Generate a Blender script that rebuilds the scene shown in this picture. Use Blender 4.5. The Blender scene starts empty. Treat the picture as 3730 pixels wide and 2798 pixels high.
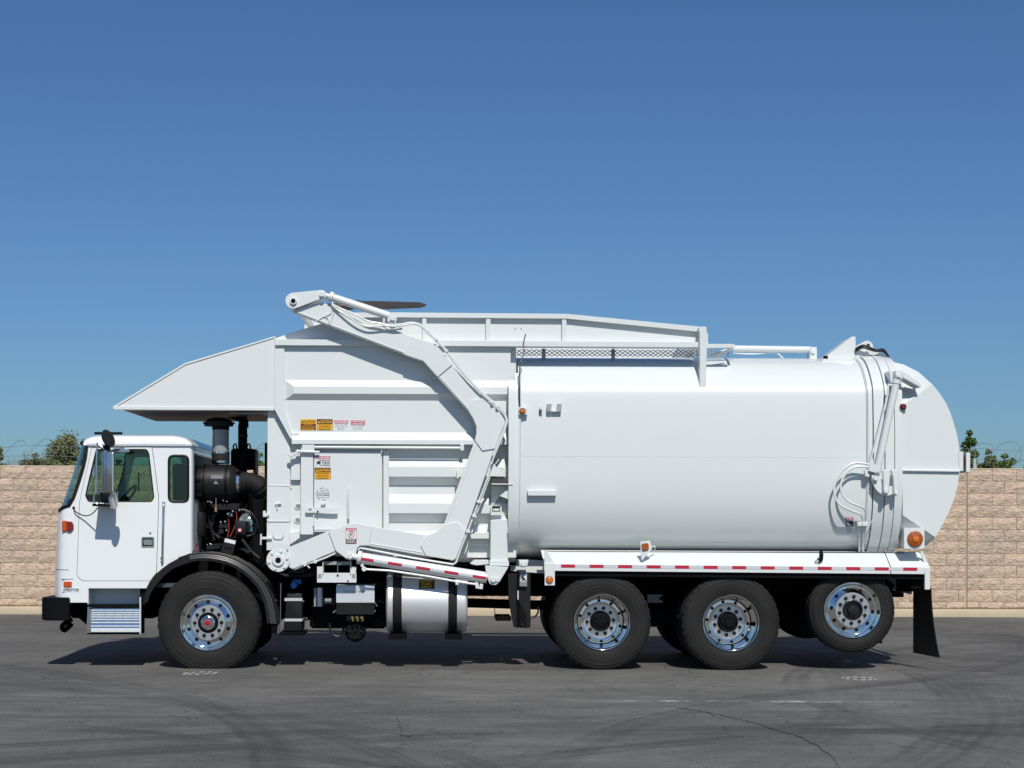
import bpy, bmesh, math, random
from mathutils import Vector, Matrix
R = math.radians
random.seed(7)

# ------------------------------------------------------------------ camera, sky, sun, exposure
D, S, CX, CY, HC, ROLL = 17.5, 337.0, 1600.0, 1890.0, 1.635, 0.003   # distance to the truck's near side, photo px per metre there
scn = bpy.context.scene
cam_d = bpy.data.cameras.new('camera')
cam_d.sensor_width = 36.0
cam_d.lens = 36.0 * S * D / 3730.0
cam_d.shift_x = (1865.0 - CX) / 3730.0
cam_d.shift_y = (CY - 1399.0) / 3730.0
cam_d.clip_end = 2000.0
cam = bpy.data.objects.new('camera', cam_d)
scn.collection.objects.link(cam)
cam.matrix_world = Matrix.Translation((0, -D, HC)) @ Matrix.Rotation(R(90), 4, 'X') @ Matrix.Rotation(ROLL, 4, 'Z')
scn.camera = cam

SUN_EL, SUN_AZ = R(48), R(7)            # sun high behind the camera, a little to the right
world = bpy.data.worlds.new('World')
scn.world = world
world.use_nodes = True
wn = world.node_tree
bg = wn.nodes['Background']
sky = wn.nodes.new('ShaderNodeTexSky')
sky.sky_type = 'NISHITA'
sky.sun_disc = False
sky.sun_elevation = SUN_EL
sky.sun_rotation = R(180) - SUN_AZ
sky.altitude = 300
sky.air_density = 1.0
sky.dust_density = 0.8
sky.ozone_density = 3.5
tint = wn.nodes.new('ShaderNodeMix'); tint.data_type = 'RGBA'; tint.blend_type = 'MULTIPLY'   # one even grade over the whole sky
tint.inputs['Factor'].default_value = 1.0
tint.inputs['B'].default_value = (0.49, 0.715, 0.94, 1)
wn.links.new(sky.outputs[0], tint.inputs['A'])
wn.links.new(tint.outputs['Result'], bg.inputs[0])
bg.inputs[1].default_value = 0.083
sun_d = bpy.data.lights.new('sun', 'SUN')
sun_d.energy = 4.1
sun_d.angle = R(0.5)
sun_d.color = (1.0, 0.955, 0.875)
sun = bpy.data.objects.new('sun', sun_d)
scn.collection.objects.link(sun)
sdir = Vector((math.sin(SUN_AZ) * math.cos(SUN_EL), -math.cos(SUN_AZ) * math.cos(SUN_EL), math.sin(SUN_EL)))
sun.rotation_euler = sdir.to_track_quat('Z', 'Y').to_euler()
sun.location = (3, -12, 14)
scn.view_settings.view_transform = 'Standard'
scn.view_settings.look = 'None'
scn.view_settings.gamma = 1.0
scn.view_settings.use_curve_mapping = False
scn.view_settings.exposure = 0.0

# ------------------------------------------------------------------ helpers
def W(px, py, Y=0.0):
    """photo pixel (3730 x 2798) on the plane at depth Y -> world point"""
    dx, dy = px - CX, py - CY
    x, y = dx + ROLL * dy, dy - ROLL * dx
    k = (D + Y) / D / S
    return Vector((x * k, Y, HC - y * k))
def X(px, Y=0.0, py=1890): return W(px, py, Y).x
def Z(py, Y=0.0, px=1600): return W(px, py, Y).z
def LN(n, Y=0.0): return n * (D + Y) / D / S

def nbm(): return bmesh.new()
def xz(pts, Y): return [(w.x, w.z) for w in (W(a, b, Y) for a, b in pts)]
def add_prism(bm, pts, y0, y1, bevel=0.0, seg=1):
    """pts are (x, z) in metres"""
    b = bmesh.new()
    f = [b.verts.new((x, y0, z)) for x, z in pts]
    k = [b.verts.new((x, y1, z)) for x, z in pts]
    n = len(pts)
    b.faces.new(f); b.faces.new(k[::-1])
    for i in range(n):
        j = (i + 1) % n
        b.faces.new((f[i], k[i], k[j], f[j]))
    bmesh.ops.recalc_face_normals(b, faces=b.faces)
    if bevel:
        bmesh.ops.bevel(b, geom=list(b.edges), offset=bevel, segments=seg, affect='EDGES', clamp_overlap=True, profile=0.5)
    merge(bm, b)
    return bm
def merge(bm, b):
    m = bpy.data.meshes.new('tmp'); b.to_mesh(m); b.free(); bm.from_mesh(m); bpy.data.meshes.remove(m)
def prism(pts, y0, y1, bevel=0.004, seg=1): return add_prism(nbm(), xz(pts, y0), y0, y1, bevel, seg)
def add_box(bm, x0, x1, y0, y1, z0, z1, bevel=0.0, seg=1):
    return add_prism(bm, [(x0, z0), (x1, z0), (x1, z1), (x0, z1)], y0, y1, bevel, seg)
def box(x0, x1, y0, y1, z0, z1, bevel=0.004, seg=1): return add_box(nbm(), x0, x1, y0, y1, z0, z1, bevel, seg)
def pbox(px0, px1, py0, py1, y0, y1, bevel=0.004, seg=1):
    return prism([(px0, py0), (px1, py0), (px1, py1), (px0, py1)], y0, y1, bevel, seg)
def prism_hole(outer, holes, y0, y1):
    """sheet with openings; pts in (x, z) metres"""
    b = bmesh.new()
    es = []
    for loop in [outer] + holes:
        vs = [b.verts.new((x, y0, z)) for x, z in loop]
        for i in range(len(vs)): es.append(b.edges.new((vs[i], vs[(i + 1) % len(vs)])))
    bmesh.ops.triangle_fill(b, use_beauty=True, use_dissolve=False, edges=es)
    r = bmesh.ops.extrude_face_region(b, geom=list(b.faces))
    bmesh.ops.translate(b, verts=[v for v in r['geom'] if isinstance(v, bmesh.types.BMVert)], vec=(0, y1 - y0, 0))
    bmesh.ops.recalc_face_normals(b, faces=b.faces)
    return b
def frame_of(d):
    d = d.normalized()
    u = d.cross(Vector((0, 0, 1)))
    if u.length < 1e-3: u = d.cross(Vector((1, 0, 0)))
    u.normalize()
    return u, d.cross(u).normalized()
def add_cyl(bm, p0, p1, r, seg=16, r2=None, rim=0.0):
    p0, p1 = Vector(p0), Vector(p1)
    r2 = r if r2 is None else r2
    u, v = frame_of(p1 - p0)
    dn = (p1 - p0).normalized()
    rows = [(p0, r), (p1, r2)] if not rim else [(p0, r - rim), (p0 + dn * rim, r), (p1 - dn * rim, r2), (p1, r2 - rim)]
    rings = []
    for c, rr in rows:
        rings.append([bm.verts.new(c + (u * math.cos(a) + v * math.sin(a)) * rr) for a in [2 * math.pi * i / seg for i in range(seg)]])
    for a, b in zip(rings, rings[1:]):
        for i in range(seg):
            j = (i + 1) % seg
            bm.faces.new((a[i], a[j], b[j], b[i]))
    bm.faces.new(rings[0][::-1]); bm.faces.new(rings[-1])
    return bm
def cyl(p0, p1, r, seg=16, r2=None, rim=0.0): return add_cyl(nbm(), p0, p1, r, seg, r2, rim)
def spline(pts, n=6, closed=False):
    pts = [Vector(p) for p in pts]
    out = []
    m = len(pts)
    rng = range(m if closed else m - 1)
    for i in rng:
        g = (lambda k: pts[k % m]) if closed else (lambda k: pts[max(0, min(m - 1, k))])
        p0, p1, p2, p3 = g(i - 1), g(i), g(i + 1), g(i + 2)
        for k in range(n):
            t = k / n
            out.append(0.5 * ((2 * p1) + (p2 - p0) * t + (2 * p0 - 5 * p1 + 4 * p2 - p3) * t * t + (3 * p1 - p0 - 3 * p2 + p3) * t ** 3))
    if not closed: out.append(pts[-1])
    return out
def add_tube(bm, pts, r, seg=8, closed=False, smooth=0):
    pts = [Vector(p) for p in pts]
    if smooth: pts = spline(pts, smooth, closed)
    n = len(pts)
    rad = r if callable(r) else (lambda t: r)
    rings = []
    u = None
    for i, p in enumerate(pts):
        if closed: d = pts[(i + 1) % n] - pts[i - 1]
        else: d = pts[min(n - 1, i + 1)] - pts[max(0, i - 1)]
        if d.length < 1e-9: d = Vector((1, 0, 0))
        d.normalize()
        if u is None: u, _ = frame_of(d)
        u = (u - d * u.dot(d))
        if u.length < 1e-4: u, _ = frame_of(d)
        u.normalize()
        v = d.cross(u)
        rr = rad(i / max(1, n - 1))
        rings.append([bm.verts.new(p + (u * math.cos(a) + v * math.sin(a)) * rr) for a in [2 * math.pi * k / seg for k in range(seg)]])
    pairs = list(zip(rings, rings[1:])) + ([(rings[-1], rings[0])] if closed else [])
    for a, b in pairs:
        for i in range(seg):
            j = (i + 1) % seg
            bm.faces.new((a[i], a[j], b[j], b[i]))
    if not closed:
        bm.faces.new(rings[0][::-1]); bm.faces.new(rings[-1])
    return bm
def tube(pts, r, seg=8, closed=False, smooth=0): return add_tube(nbm(), pts, r, seg, closed, smooth)
def ptube(pp, Y, r, seg=8, closed=False, smooth=0):
    return tube([W(p[0], p[1], p[2] if len(p) > 2 else Y) for p in pp], r, seg, closed, smooth)
def lathe(profile, c, seg=48, bm=None, axis='Y'):
    """profile (r, t) turned about the axis through c; t runs along +axis"""
    bm = bm or nbm()
    rings = []
    for r, t in profile:
        if r < 1e-6:
            p = {'Y': (c[0], c[1] + t, c[2]), 'X': (c[0] + t, c[1], c[2]), 'Z': (c[0], c[1], c[2] + t)}[axis]
            rings.append([bm.verts.new(p)])
            continue
        row = []
        for i in range(seg):
            a = 2 * math.pi * i / seg
            ca, sa = r * math.cos(a), r * math.sin(a)
            p = {'Y': (c[0] + ca, c[1] + t, c[2] + sa), 'X': (c[0] + t, c[1] + ca, c[2] + sa), 'Z': (c[0] + ca, c[1] + sa, c[2] + t)}[axis]
            row.append(bm.verts.new(p))
        rings.append(row)
    for a, b in zip(rings, rings[1:]):
        if len(a) == 1 and len(b) == 1: continue
        for i in range(seg):
            j = (i + 1) % seg
            if len(a) == 1: bm.faces.new((a[0], b[j], b[i]))
            elif len(b) == 1: bm.faces.new((a[i], a[j], b[0]))
            else: bm.faces.new((a[i], a[j], b[j], b[i]))
    return bm
def grid(rows, bm=None):
    bm = bm or nbm()
    vs = [[bm.verts.new(p) for p in r] for r in rows]
    for a, b in zip(vs, vs[1:]):
        for i in range(len(a) - 1):
            bm.faces.new((a[i], a[i + 1], b[i + 1], b[i]))
    return bm

col = scn.collection
ORG = {}
def obj(name, bm, mat, parent=None, angle=32, smooth=True, label=None, recalc=True, kind=None):
    if recalc: bmesh.ops.recalc_face_normals(bm, faces=bm.faces)
    me = bpy.data.meshes.new(name)
    bm.to_mesh(me); bm.free()
    if smooth:
        me.shade_smooth()
        me.set_sharp_from_angle(angle=R(angle))
    n = len(me.vertices)
    lo = Vector((1e9,) * 3); hi = -lo
    for v in me.vertices:
        for k in range(3):
            lo[k] = min(lo[k], v.co[k]); hi[k] = max(hi[k], v.co[k])
    c = (lo + hi) / 2
    me.transform(Matrix.Translation(-c))
    me.materials.append(mat)
    o = bpy.data.objects.new(name, me)
    col.objects.link(o)
    if parent:
        o.parent = parent
        o.location = c - ORG[parent]
    else: o.location = c
    ORG[o] = c
    if label: o['label'] = label
    if kind: o['kind'] = kind
    return o
def empty(name, loc, parent=None):
    o = bpy.data.objects.new(name, None)
    o.empty_display_size = 0.3
    col.objects.link(o)
    loc = Vector(loc)
    if parent: o.parent = parent; o.location = loc - ORG[parent]
    else: o.location = loc
    ORG[o] = loc
    return o
def tag(o, label=None, cat=None, group=None, kind=None):
    for k, v in (('label', label), ('category', cat), ('group', group), ('kind', kind)):
        if v: o[k] = v
    return o
def copy_at(o, parent, delta):
    """copy a part (with its sub-parts) moved by delta under the same or another parent"""
    c = o.copy(); col.objects.link(c)
    c.parent = parent
    ORG[c] = ORG[o] + Vector(delta)
    c.location = ORG[c] - ORG[parent]
    for ch in [x for x in o.children]:
        d = ch.copy(); col.objects.link(d); d.parent = c
        ORG[d] = ORG[ch] + Vector(delta)
    return c

# ------------------------------------------------------------------ materials
def mat(name, color, rough=0.5, metal=0.0, coat=0.0, spec=0.5, noise=0.0, nscale=8.0, bump=0.0, bscale=60.0, emit=None, trans=0.0, coat_r=0.05, rvar=0.0):
    m = bpy.data.materials.new(name); m.use_nodes = True
    nt = m.node_tree; p = nt.nodes['Principled BSDF']
    p.inputs['Base Color'].default_value = (*color, 1)
    p.inputs['Roughness'].default_value = rough
    p.inputs['Metallic'].default_value = metal
    p.inputs['Coat Weight'].default_value = coat
    p.inputs['Coat Roughness'].default_value = coat_r
    p.inputs['Specular IOR Level'].default_value = spec
    p.inputs['Transmission Weight'].default_value = trans
    if noise or bump or rvar:
        g = nt.nodes.new('ShaderNodeNewGeometry')
    if noise or rvar:
        n = nt.nodes.new('ShaderNodeTexNoise'); n.inputs['Scale'].default_value = nscale; n.inputs['Detail'].default_value = 5
        nt.links.new(g.outputs['Position'], n.inputs['Vector'])
    if noise:
        mx = nt.nodes.new('ShaderNodeMix'); mx.data_type = 'RGBA'
        mx.inputs['A'].default_value = (*[max(0, c * (1 - noise)) for c in color], 1)
        mx.inputs['B'].default_value = (*[min(1, c * (1 + noise)) for c in color], 1)
        nt.links.new(n.outputs[0], mx.inputs['Factor'])
        nt.links.new(mx.outputs['Result'], p.inputs['Base Color'])
    if rvar:
        mr = nt.nodes.new('ShaderNodeMapRange')
        mr.inputs['To Min'].default_value = max(0, rough - rvar); mr.inputs['To Max'].default_value = rough + rvar
        nt.links.new(n.outputs[0], mr.inputs['Value']); nt.links.new(mr.outputs[0], p.inputs['Roughness'])
    if bump:
        n2 = nt.nodes.new('ShaderNodeTexNoise'); n2.inputs['Scale'].default_value = bscale; n2.inputs['Detail'].default_value = 4
        nt.links.new(g.outputs['Position'], n2.inputs['Vector'])
        b = nt.nodes.new('ShaderNodeBump'); b.inputs['Strength'].default_value = bump; b.inputs['Distance'].default_value = 0.01
        nt.links.new(n2.outputs[0], b.inputs['Height']); nt.links.new(b.outputs[0], p.inputs['Normal'])
    return m
M = {}
M['white'] = mat('white_paint', (0.68, 0.707, 0.698), 0.42, coat=0.35, coat_r=0.12, noise=0.02, nscale=1.6, bump=0.05, bscale=7.0)
M['cab'] = mat('cab_paint', (0.79, 0.81, 0.815), 0.3, coat=0.6, coat_r=0.04, noise=0.01, nscale=2.0, bump=0.02, bscale=5.0)
M['tankw'] = mat('tank_paint', (0.68, 0.707, 0.698), 0.34, coat=0.5, coat_r=0.1, noise=0.02, nscale=1.2, bump=0.09, bscale=2.6)
M['inner'] = mat('inner_paint', (0.62, 0.63, 0.63), 0.5)
M['black'] = mat('black_paint', (0.0045, 0.0045, 0.005), 0.5, spec=0.14, noise=0.3, nscale=20)
M['plastic'] = mat('black_plastic', (0.010, 0.010, 0.011), 0.5, spec=0.3, noise=0.3, nscale=14, bump=0.05, bscale=200)
M['chassis'] = mat('chassis_black', (0.0045, 0.0045, 0.005), 0.65, spec=0.08, noise=0.4, nscale=9)
M['mirrorback'] = mat('mirror_back', (0.40, 0.43, 0.48), 0.22, metal=0.9)
M['rubber'] = mat('tyre_rubber', (0.014, 0.0135, 0.013), 0.72, noise=0.55, nscale=5, bump=0.15, bscale=120, spec=0.3)
M['ridge'] = mat('pale_plastic', (0.06, 0.06, 0.062), 0.35, spec=0.5)  # ridge plastic, paler than the rest of the mudguard
M['flap'] = mat('flap_rubber', (0.006, 0.006, 0.006), 0.6)
M['chrome'] = mat('polished_aluminium', (0.80, 0.79, 0.77), 0.06, metal=1.0, noise=0.03, nscale=9)
M['steel'] = mat('stainless', (0.72, 0.73, 0.74), 0.16, metal=1.0)
M['strap'] = mat('strap_steel', (0.62, 0.62, 0.62), 0.4, metal=0.3)
M['alum'] = mat('tank_aluminium', (0.70, 0.70, 0.71), 0.5, metal=0.55, noise=0.08, nscale=4, bump=0.05, bscale=14, rvar=0.05)
M['disc'] = mat('machined_aluminium', (0.72, 0.69, 0.65), 0.42, metal=1.0, noise=0.06, nscale=22)
M['nut'] = mat('dark_nut', (0.012, 0.012, 0.012), 0.3)
M['orange'] = mat('orange_lens', (0.50, 0.075, 0.008), 0.2, coat=0.5, noise=0.3, nscale=50)
M['amber'] = mat('amber_lens', (0.62, 0.17, 0.010), 0.15, coat=0.6, noise=0.25, nscale=60)
M['amberd'] = mat('amber_dark', (0.36, 0.075, 0.005), 0.15, coat=0.6, noise=0.6, nscale=60, bump=0.6, bscale=90)
M['redl'] = mat('red_lens', (0.20, 0.008, 0.015), 0.12, coat=0.8, noise=0.4, nscale=70)
M['redcap'] = mat('red_cap', (0.40, 0.012, 0.025), 0.25)
M['tapered'] = mat('red_tape', (0.46, 0.018, 0.045), 0.35, noise=0.12, nscale=90)
M['tapew'] = mat('silver_tape', (0.56, 0.58, 0.60), 0.35, noise=0.08, nscale=90)
M['yel'] = mat('decal_yellow', (0.83, 0.42, 0.015), 0.4)
M['dred'] = mat('decal_red', (0.52, 0.06, 0.10), 0.4)
M['dwhite'] = mat('decal_white', (0.74, 0.76, 0.77), 0.4)
M['dblack'] = mat('decal_black', (0.03, 0.025, 0.02), 0.4)
M['dbrown'] = mat('decal_brown', (0.14, 0.05, 0.01), 0.4)
M['dgrey'] = mat('decal_grey', (0.22, 0.24, 0.26), 0.5)
M['brass'] = mat('brass', (0.8, 0.5, 0.22), 0.25, metal=1.0)
M['blue'] = mat('blue_cap', (0.02, 0.12, 0.42), 0.35)
M['greyp'] = mat('clear_grey_plastic', (0.30, 0.32, 0.33), 0.3, noise=0.2, nscale=25)
M['seatf'] = mat('seat_fabric', (0.03, 0.032, 0.036), 0.8)
M['dash'] = mat('dash_plastic', (0.045, 0.06, 0.068), 0.6)
M['mesh'] = mat('mesh_paint', (0.30, 0.30, 0.30), 0.6)
M['rust'] = mat('dark_fork_steel', (0.035, 0.028, 0.025), 0.6, noise=0.5, nscale=12)
M['hoseb'] = mat('black_hose', (0.01, 0.01, 0.012), 0.45)
M['brownrub'] = mat('stop_rubber', (0.045, 0.035, 0.035), 0.7)
M['wire'] = mat('galvanised_wire', (0.20, 0.20, 0.21), 0.5, metal=0.3)
M['postw'] = mat('pale_post', (0.45, 0.44, 0.42), 0.7)
M['gasket'] = mat('gasket', (0.20, 0.21, 0.22), 0.7)
M['redhose'] = mat('red_cable', (0.30, 0.03, 0.02), 0.5)

def glass_mat(name, tint, refl=0.12, rough=0.0, gain=1.0):
    m = bpy.data.materials.new(name); m.use_nodes = True
    nt = m.node_tree; nt.nodes.clear()
    o = nt.nodes.new('ShaderNodeOutputMaterial'); mx = nt.nodes.new('ShaderNodeMixShader')
    t = nt.nodes.new('ShaderNodeBsdfTransparent'); t.inputs[0].default_value = (*tint, 1)
    g = nt.nodes.new('ShaderNodeBsdfGlossy'); g.inputs['Roughness'].default_value = rough; g.inputs[0].default_value = (0.9, 0.95, 0.95, 1)
    fr = nt.nodes.new('ShaderNodeFresnel'); fr.inputs[0].default_value = 1.5
    ad = nt.nodes.new('ShaderNodeMath'); ad.operation = 'MULTIPLY_ADD'; ad.inputs[1].default_value = gain; ad.inputs[2].default_value = refl - 0.04 * gain
    nt.links.new(fr.outputs[0], ad.inputs[0]); nt.links.new(ad.outputs[0], mx.inputs[0])
    nt.links.new(t.outputs[0], mx.inputs[1]); nt.links.new(g.outputs[0], mx.inputs[2]); nt.links.new(mx.outputs[0], o.inputs[0])
    return m
M['glass'] = glass_mat('tinted_glass', (0.60, 0.72, 0.64), 0.05)
M['lid'] = mat('tread_plate', (0.66, 0.67, 0.68), 0.4, metal=0.45, noise=0.1, nscale=30)
M['darksteel'] = mat('dark_hollow_steel', (0.075, 0.068, 0.062), 0.6, noise=0.3, nscale=5)
M['wsglass'] = glass_mat('windshield_glass', (0.50, 0.66, 0.60), 0.03, gain=0.45)

# ------------------------------------------------------------------ lettering
_texts = {}
def text_mesh(s, bold=0.012):
    key = (s, bold)
    if key not in _texts:
        c = bpy.data.curves.new('lettering', 'FONT')
        c.body = s; c.align_x = 'CENTER'; c.align_y = 'CENTER'; c.offset = bold; c.resolution_u = 2
        o = bpy.data.objects.new('lettering', c); col.objects.link(o)
        dg = bpy.context.evaluated_depsgraph_get()
        me = bpy.data.meshes.new_from_object(o.evaluated_get(dg))
        xs = [v.co.x for v in me.vertices]; ys = [v.co.y for v in me.vertices]
        mx, my = (min(xs) + max(xs)) / 2, (min(ys) + max(ys)) / 2
        _texts[key] = ([(v.co.x - mx, v.co.y - my) for v in me.vertices], [tuple(p.vertices) for p in me.polygons], max(xs) - min(xs), max(ys) - min(ys))
        bpy.data.objects.remove(o); bpy.data.curves.remove(c); bpy.data.meshes.remove(me)
    return _texts[key]
def add_text(bm, s, cx, cz, Y, w, h, rot=0.0, bold=0.012):
    """lettering fitted to w x h metres at (cx, Y, cz), facing the camera side"""
    vs, fs, tw, th = text_mesh(s, bold)
    ca, sa = math.cos(rot), math.sin(rot)
    bv = []
    for x, y in vs:
        a, b = x * w / tw, y * h / th
        bv.append(bm.verts.new((cx + a * ca - b * sa, Y, cz + a * sa + b * ca)))
    for f in fs:
        try: bm.faces.new([bv[i] for i in f])
        except ValueError: pass
    return bm
for _s in ['CAUTION', 'DANGER', 'PELIGRO', 'DO NOT ENTER', 'NO ENTRE', 'DIESEL', 'FUEL', 'ONLY', 'DO NOT STEP', 'XPEDITOR', 'TRUCK', 'SITE',
           'MAXIMUM', 'VEHICLE HEIGHT', 'STAND CLEAR WHEN', 'PACKER PANEL IS IN', 'MOTION']: text_mesh(_s)

# ------------------------------------------------------------------ ground, kerb, wall
def asphalt():
    m = bpy.data.materials.new('asphalt'); m.use_nodes = True
    nt = m.node_tree; N = nt.nodes.new; Lk = nt.links.new
    p = nt.nodes['Principled BSDF']
    g = N('ShaderNodeNewGeometry'); sep = N('ShaderNodeSeparateXYZ'); Lk(g.outputs['Position'], sep.inputs[0])
    def noise(scale, det, vec=None, mapping=None):
        n = N('ShaderNodeTexNoise'); n.inputs['Scale'].default_value = scale; n.inputs['Detail'].default_value = det; n.inputs['Roughness'].default_value = 0.6
        src = g.outputs['Position']
        if mapping:
            mp = N('ShaderNodeMapping'); mp.inputs['Scale'].default_value = mapping[0]; mp.inputs['Rotation'].default_value = (0, 0, mapping[1]); Lk(src, mp.inputs[0]); src = mp.outputs[0]
        Lk(src, n.inputs['Vector'])
        return n.outputs[0]
    def math_(op, a, b=None, clamp=False):
        n = N('ShaderNodeMath'); n.operation = op; n.use_clamp = clamp
        for i, v in enumerate((a, b)):
            if v is None: continue
            if isinstance(v, (int, float)): n.inputs[i].default_value = v
            else: Lk(v, n.inputs[i])
        return n.outputs[0]
    def rng(v, a, b, c=0.0, d=1.0):
        n = N('ShaderNodeMapRange'); n.clamp = True; n.interpolation_type = 'SMOOTHSTEP'
        for k, q in zip(('From Min', 'From Max', 'To Min', 'To Max'), (a, b, c, d)): n.inputs[k].default_value = q
        Lk(v, n.inputs['Value']); return n.outputs[0]
    big = noise(0.35, 6)
    mid = noise(1.3, 6, mapping=((0.35, 1.2, 1), 0.0))
    streak = noise(1.0, 6, mapping=((0.12, 2.6, 1), 0.06))
    streak2 = noise(1.0, 5, mapping=((0.16, 3.2, 1), -0.5))
    fine = noise(55, 3)
    grit = noise(260, 2)
    ramp = N('ShaderNodeValToRGB')
    ramp.color_ramp.elements[0].position = 0.28; ramp.color_ramp.elements[0].color = (0.085, 0.084, 0.079, 1)
    ramp.color_ramp.elements[1].position = 0.72; ramp.color_ramp.elements[1].color = (0.160, 0.157, 0.148, 1)
    s = math_('ADD', math_('MULTIPLY', rng(big, 0.3, 0.7), 0.42), math_('MULTIPLY', mid, 0.18))
    s = math_('ADD', s, math_('MULTIPLY', streak, 0.28))
    s = math_('ADD', s, math_('MULTIPLY', streak2, 0.12))
    # darker tone behind the truck, painted in for the shade there
    far = rng(sep.outputs[1], 0.5, 4.0, 0.0, -0.05)
    s = math_('ADD', s, far)
    Lk(s, ramp.inputs[0])
    colr = ramp.outputs[0]
    def mix(c, fac, val, mode='MIX'):
        n = N('ShaderNodeMix'); n.data_type = 'RGBA'; n.blend_type = mode
        if isinstance(fac, float): n.inputs['Factor'].default_value = fac
        else: Lk(fac, n.inputs['Factor'])
        Lk(c, n.inputs['A'])
        if isinstance(val, tuple): n.inputs['B'].default_value = (*val, 1)
        else: Lk(val, n.inputs['B'])
        return n.outputs['Result']
    # patchy wear: mottling and bleached or oily blotches
    mo = noise(2.6, 9, mapping=((0.7, 1.5, 1), 0.2)); mo2 = noise(0.8, 8, mapping=((0.5, 1.6, 1), -0.15))
    colr = mix(colr, rng(mo, 0.50, 0.70, 0, 0.38), (0.235, 0.23, 0.216))
    colr = mix(colr, rng(mo, 0.28, 0.46, 0.4, 0), (0.056, 0.055, 0.053))
    colr = mix(colr, rng(mo2, 0.30, 0.47, 0.45, 0), (0.050, 0.050, 0.050))
    colr = mix(colr, rng(noise(6, 7, mapping=((0.25, 2.2, 1), 0.05)), 0.56, 0.72, 0, 0.30), (0.25, 0.245, 0.23))
    colr = mix(colr, rng(noise(14, 6), 0.36, 0.46, 0.22, 0), (0.048, 0.047, 0.047))
    # speckle of stone
    colr = mix(colr, rng(noise(26, 5), 0.52, 0.66, 0, 0.30), (0.215, 0.21, 0.20))
    colr = mix(colr, rng(fine, 0.34, 0.46, 0.55, 0), (0.055, 0.054, 0.053))
    colr = mix(colr, rng(fine, 0.54, 0.70, 0, 0.55), (0.20, 0.196, 0.19))
    colr = mix(colr, rng(grit, 0.3, 0.5, 0.45, 0), (0.038, 0.038, 0.038))
    # tyre scuffs: arcs of rubber with ribbed tread
    def arc(cx, cy, r, w, ribs, a):
        vx = math_('SUBTRACT', sep.outputs[0], cx); vy = math_('SUBTRACT', sep.outputs[1], cy)
        d = math_('SQRT', math_('ADD', math_('MULTIPLY', vx, vx), math_('MULTIPLY', vy, vy)))
        d = math_('ADD', d, math_('MULTIPLY', math_('SUBTRACT', mid, 0.5), 0.10))
        e = math_('ABSOLUTE', math_('SUBTRACT', d, r))
        band = rng(e, w * 0.75, w, 1.0, 0.0)
        rb = math_('SINE', math_('MULTIPLY', d, 2 * math.pi * ribs))
        rb = rng(rb, -0.5, 0.4, 0.55, 1.0)
        patch = rng(noise(0.5, 3, mapping=((1, 1, 1), cx)), 0.40, 0.60, 0.35, 1.0)
        return math_('MULTIPLY', math_('MULTIPLY', math_('MULTIPLY', band, rb), patch), a)
    for a in ((-9.03, 0.64, 14.23, 0.28, 8, 0.42), (-15.85, 2.58, 20.30, 0.24, 8, 0.34), (-9.18, 0.89, 14.82, 0.22, 8, 0.28), (-9.0, -9.5, 9.2, 0.15, 10, 0.45), (-8.2, -9.8, 9.0, 0.14, 10, 0.4),
              (6.5, -14.0, 9.6, 0.17, 5, 0.5), (1.5, -15.0, 10.2, 0.16, 5, 0.5), (-1.0, 8.0, 13.2, 0.15, 5, 0.45), (-7.5, -13.0, 9.4, 0.16, 5, 0.5), (-12.0, -8.0, 11.0, 0.2, 5, 0.5), (10.0, -9.0, 9.5, 0.18, 5, 0.45), (3.0, -16.5, 11.5, 0.2, 5, 0.45), (-3.0, 7.0, 11.2, 0.14, 5, 0.4), (12.0, -3.0, 8.6, 0.16, 6, 0.45)):
        colr = mix(colr, arc(*a), (0.040, 0.040, 0.041))
    # worn-out painted stripe and scraped pale dust
    wy = math_('ADD', sep.outputs[1], math_('MULTIPLY', math_('SUBTRACT', noise(1.1, 2), 0.5), 0.10))
    st = rng(math_('ABSOLUTE', math_('ADD', wy, 2.92)), 0.02, 0.085, 1.0, 0.0)
    xr = math_('MULTIPLY', rng(sep.outputs[0], 1.0, 2.1), rng(sep.outputs[0], 3.2, 4.4, 1, 0))
    st = math_('MULTIPLY', math_('MULTIPLY', st, xr), rng(noise(7, 5), 0.40, 0.62))
    colr = mix(colr, math_('MULTIPLY', st, 0.8), (0.42, 0.42, 0.41))
    st2 = rng(math_('ABSOLUTE', math_('ADD', wy, 2.55)), 0.05, 0.22, 1.0, 0.0)
    st2 = math_('MULTIPLY', math_('MULTIPLY', st2, rng(sep.outputs[0], -5.5, -4.0)), rng(noise(2.2, 5, mapping=((0.4, 2.5, 1), 0)), 0.50, 0.70))
    colr = mix(colr, math_('MULTIPLY', st2, 0.3), (0.34, 0.335, 0.33))
    # hairline crackle
    vo = N('ShaderNodeTexVoronoi'); vo.feature = 'DISTANCE_TO_EDGE'; vo.inputs['Scale'].default_value = 0.9
    wv = N('ShaderNodeVectorMath'); wv.operation = 'ADD'
    nn = N('ShaderNodeTexNoise'); nn.inputs['Scale'].default_value = 2.5; nn.inputs['Detail'].default_value = 5; Lk(g.outputs['Position'], nn.inputs['Vector'])
    sc = N('ShaderNodeVectorMath'); sc.operation = 'SCALE'; sc.inputs['Scale'].default_value = 0.7; Lk(nn.outputs[1], sc.inputs[0])
    Lk(g.outputs['Position'], wv.inputs[0]); Lk(sc.outputs[0], wv.inputs[1]); Lk(wv.outputs[0], vo.inputs['Vector'])
    ck = math_('MULTIPLY', rng(vo.outputs[0], 0.002, 0.012, 1.0, 0.0), rng(noise(0.6, 3), 0.38, 0.52))
    colr = mix(colr, math_('MULTIPLY', ck, 0.45), (0.02, 0.02, 0.02))
    Lk(colr, p.inputs['Base Color'])
    p.inputs['Roughness'].default_value = 0.86
    p.inputs['Specular IOR Level'].default_value = 0.25
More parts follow.
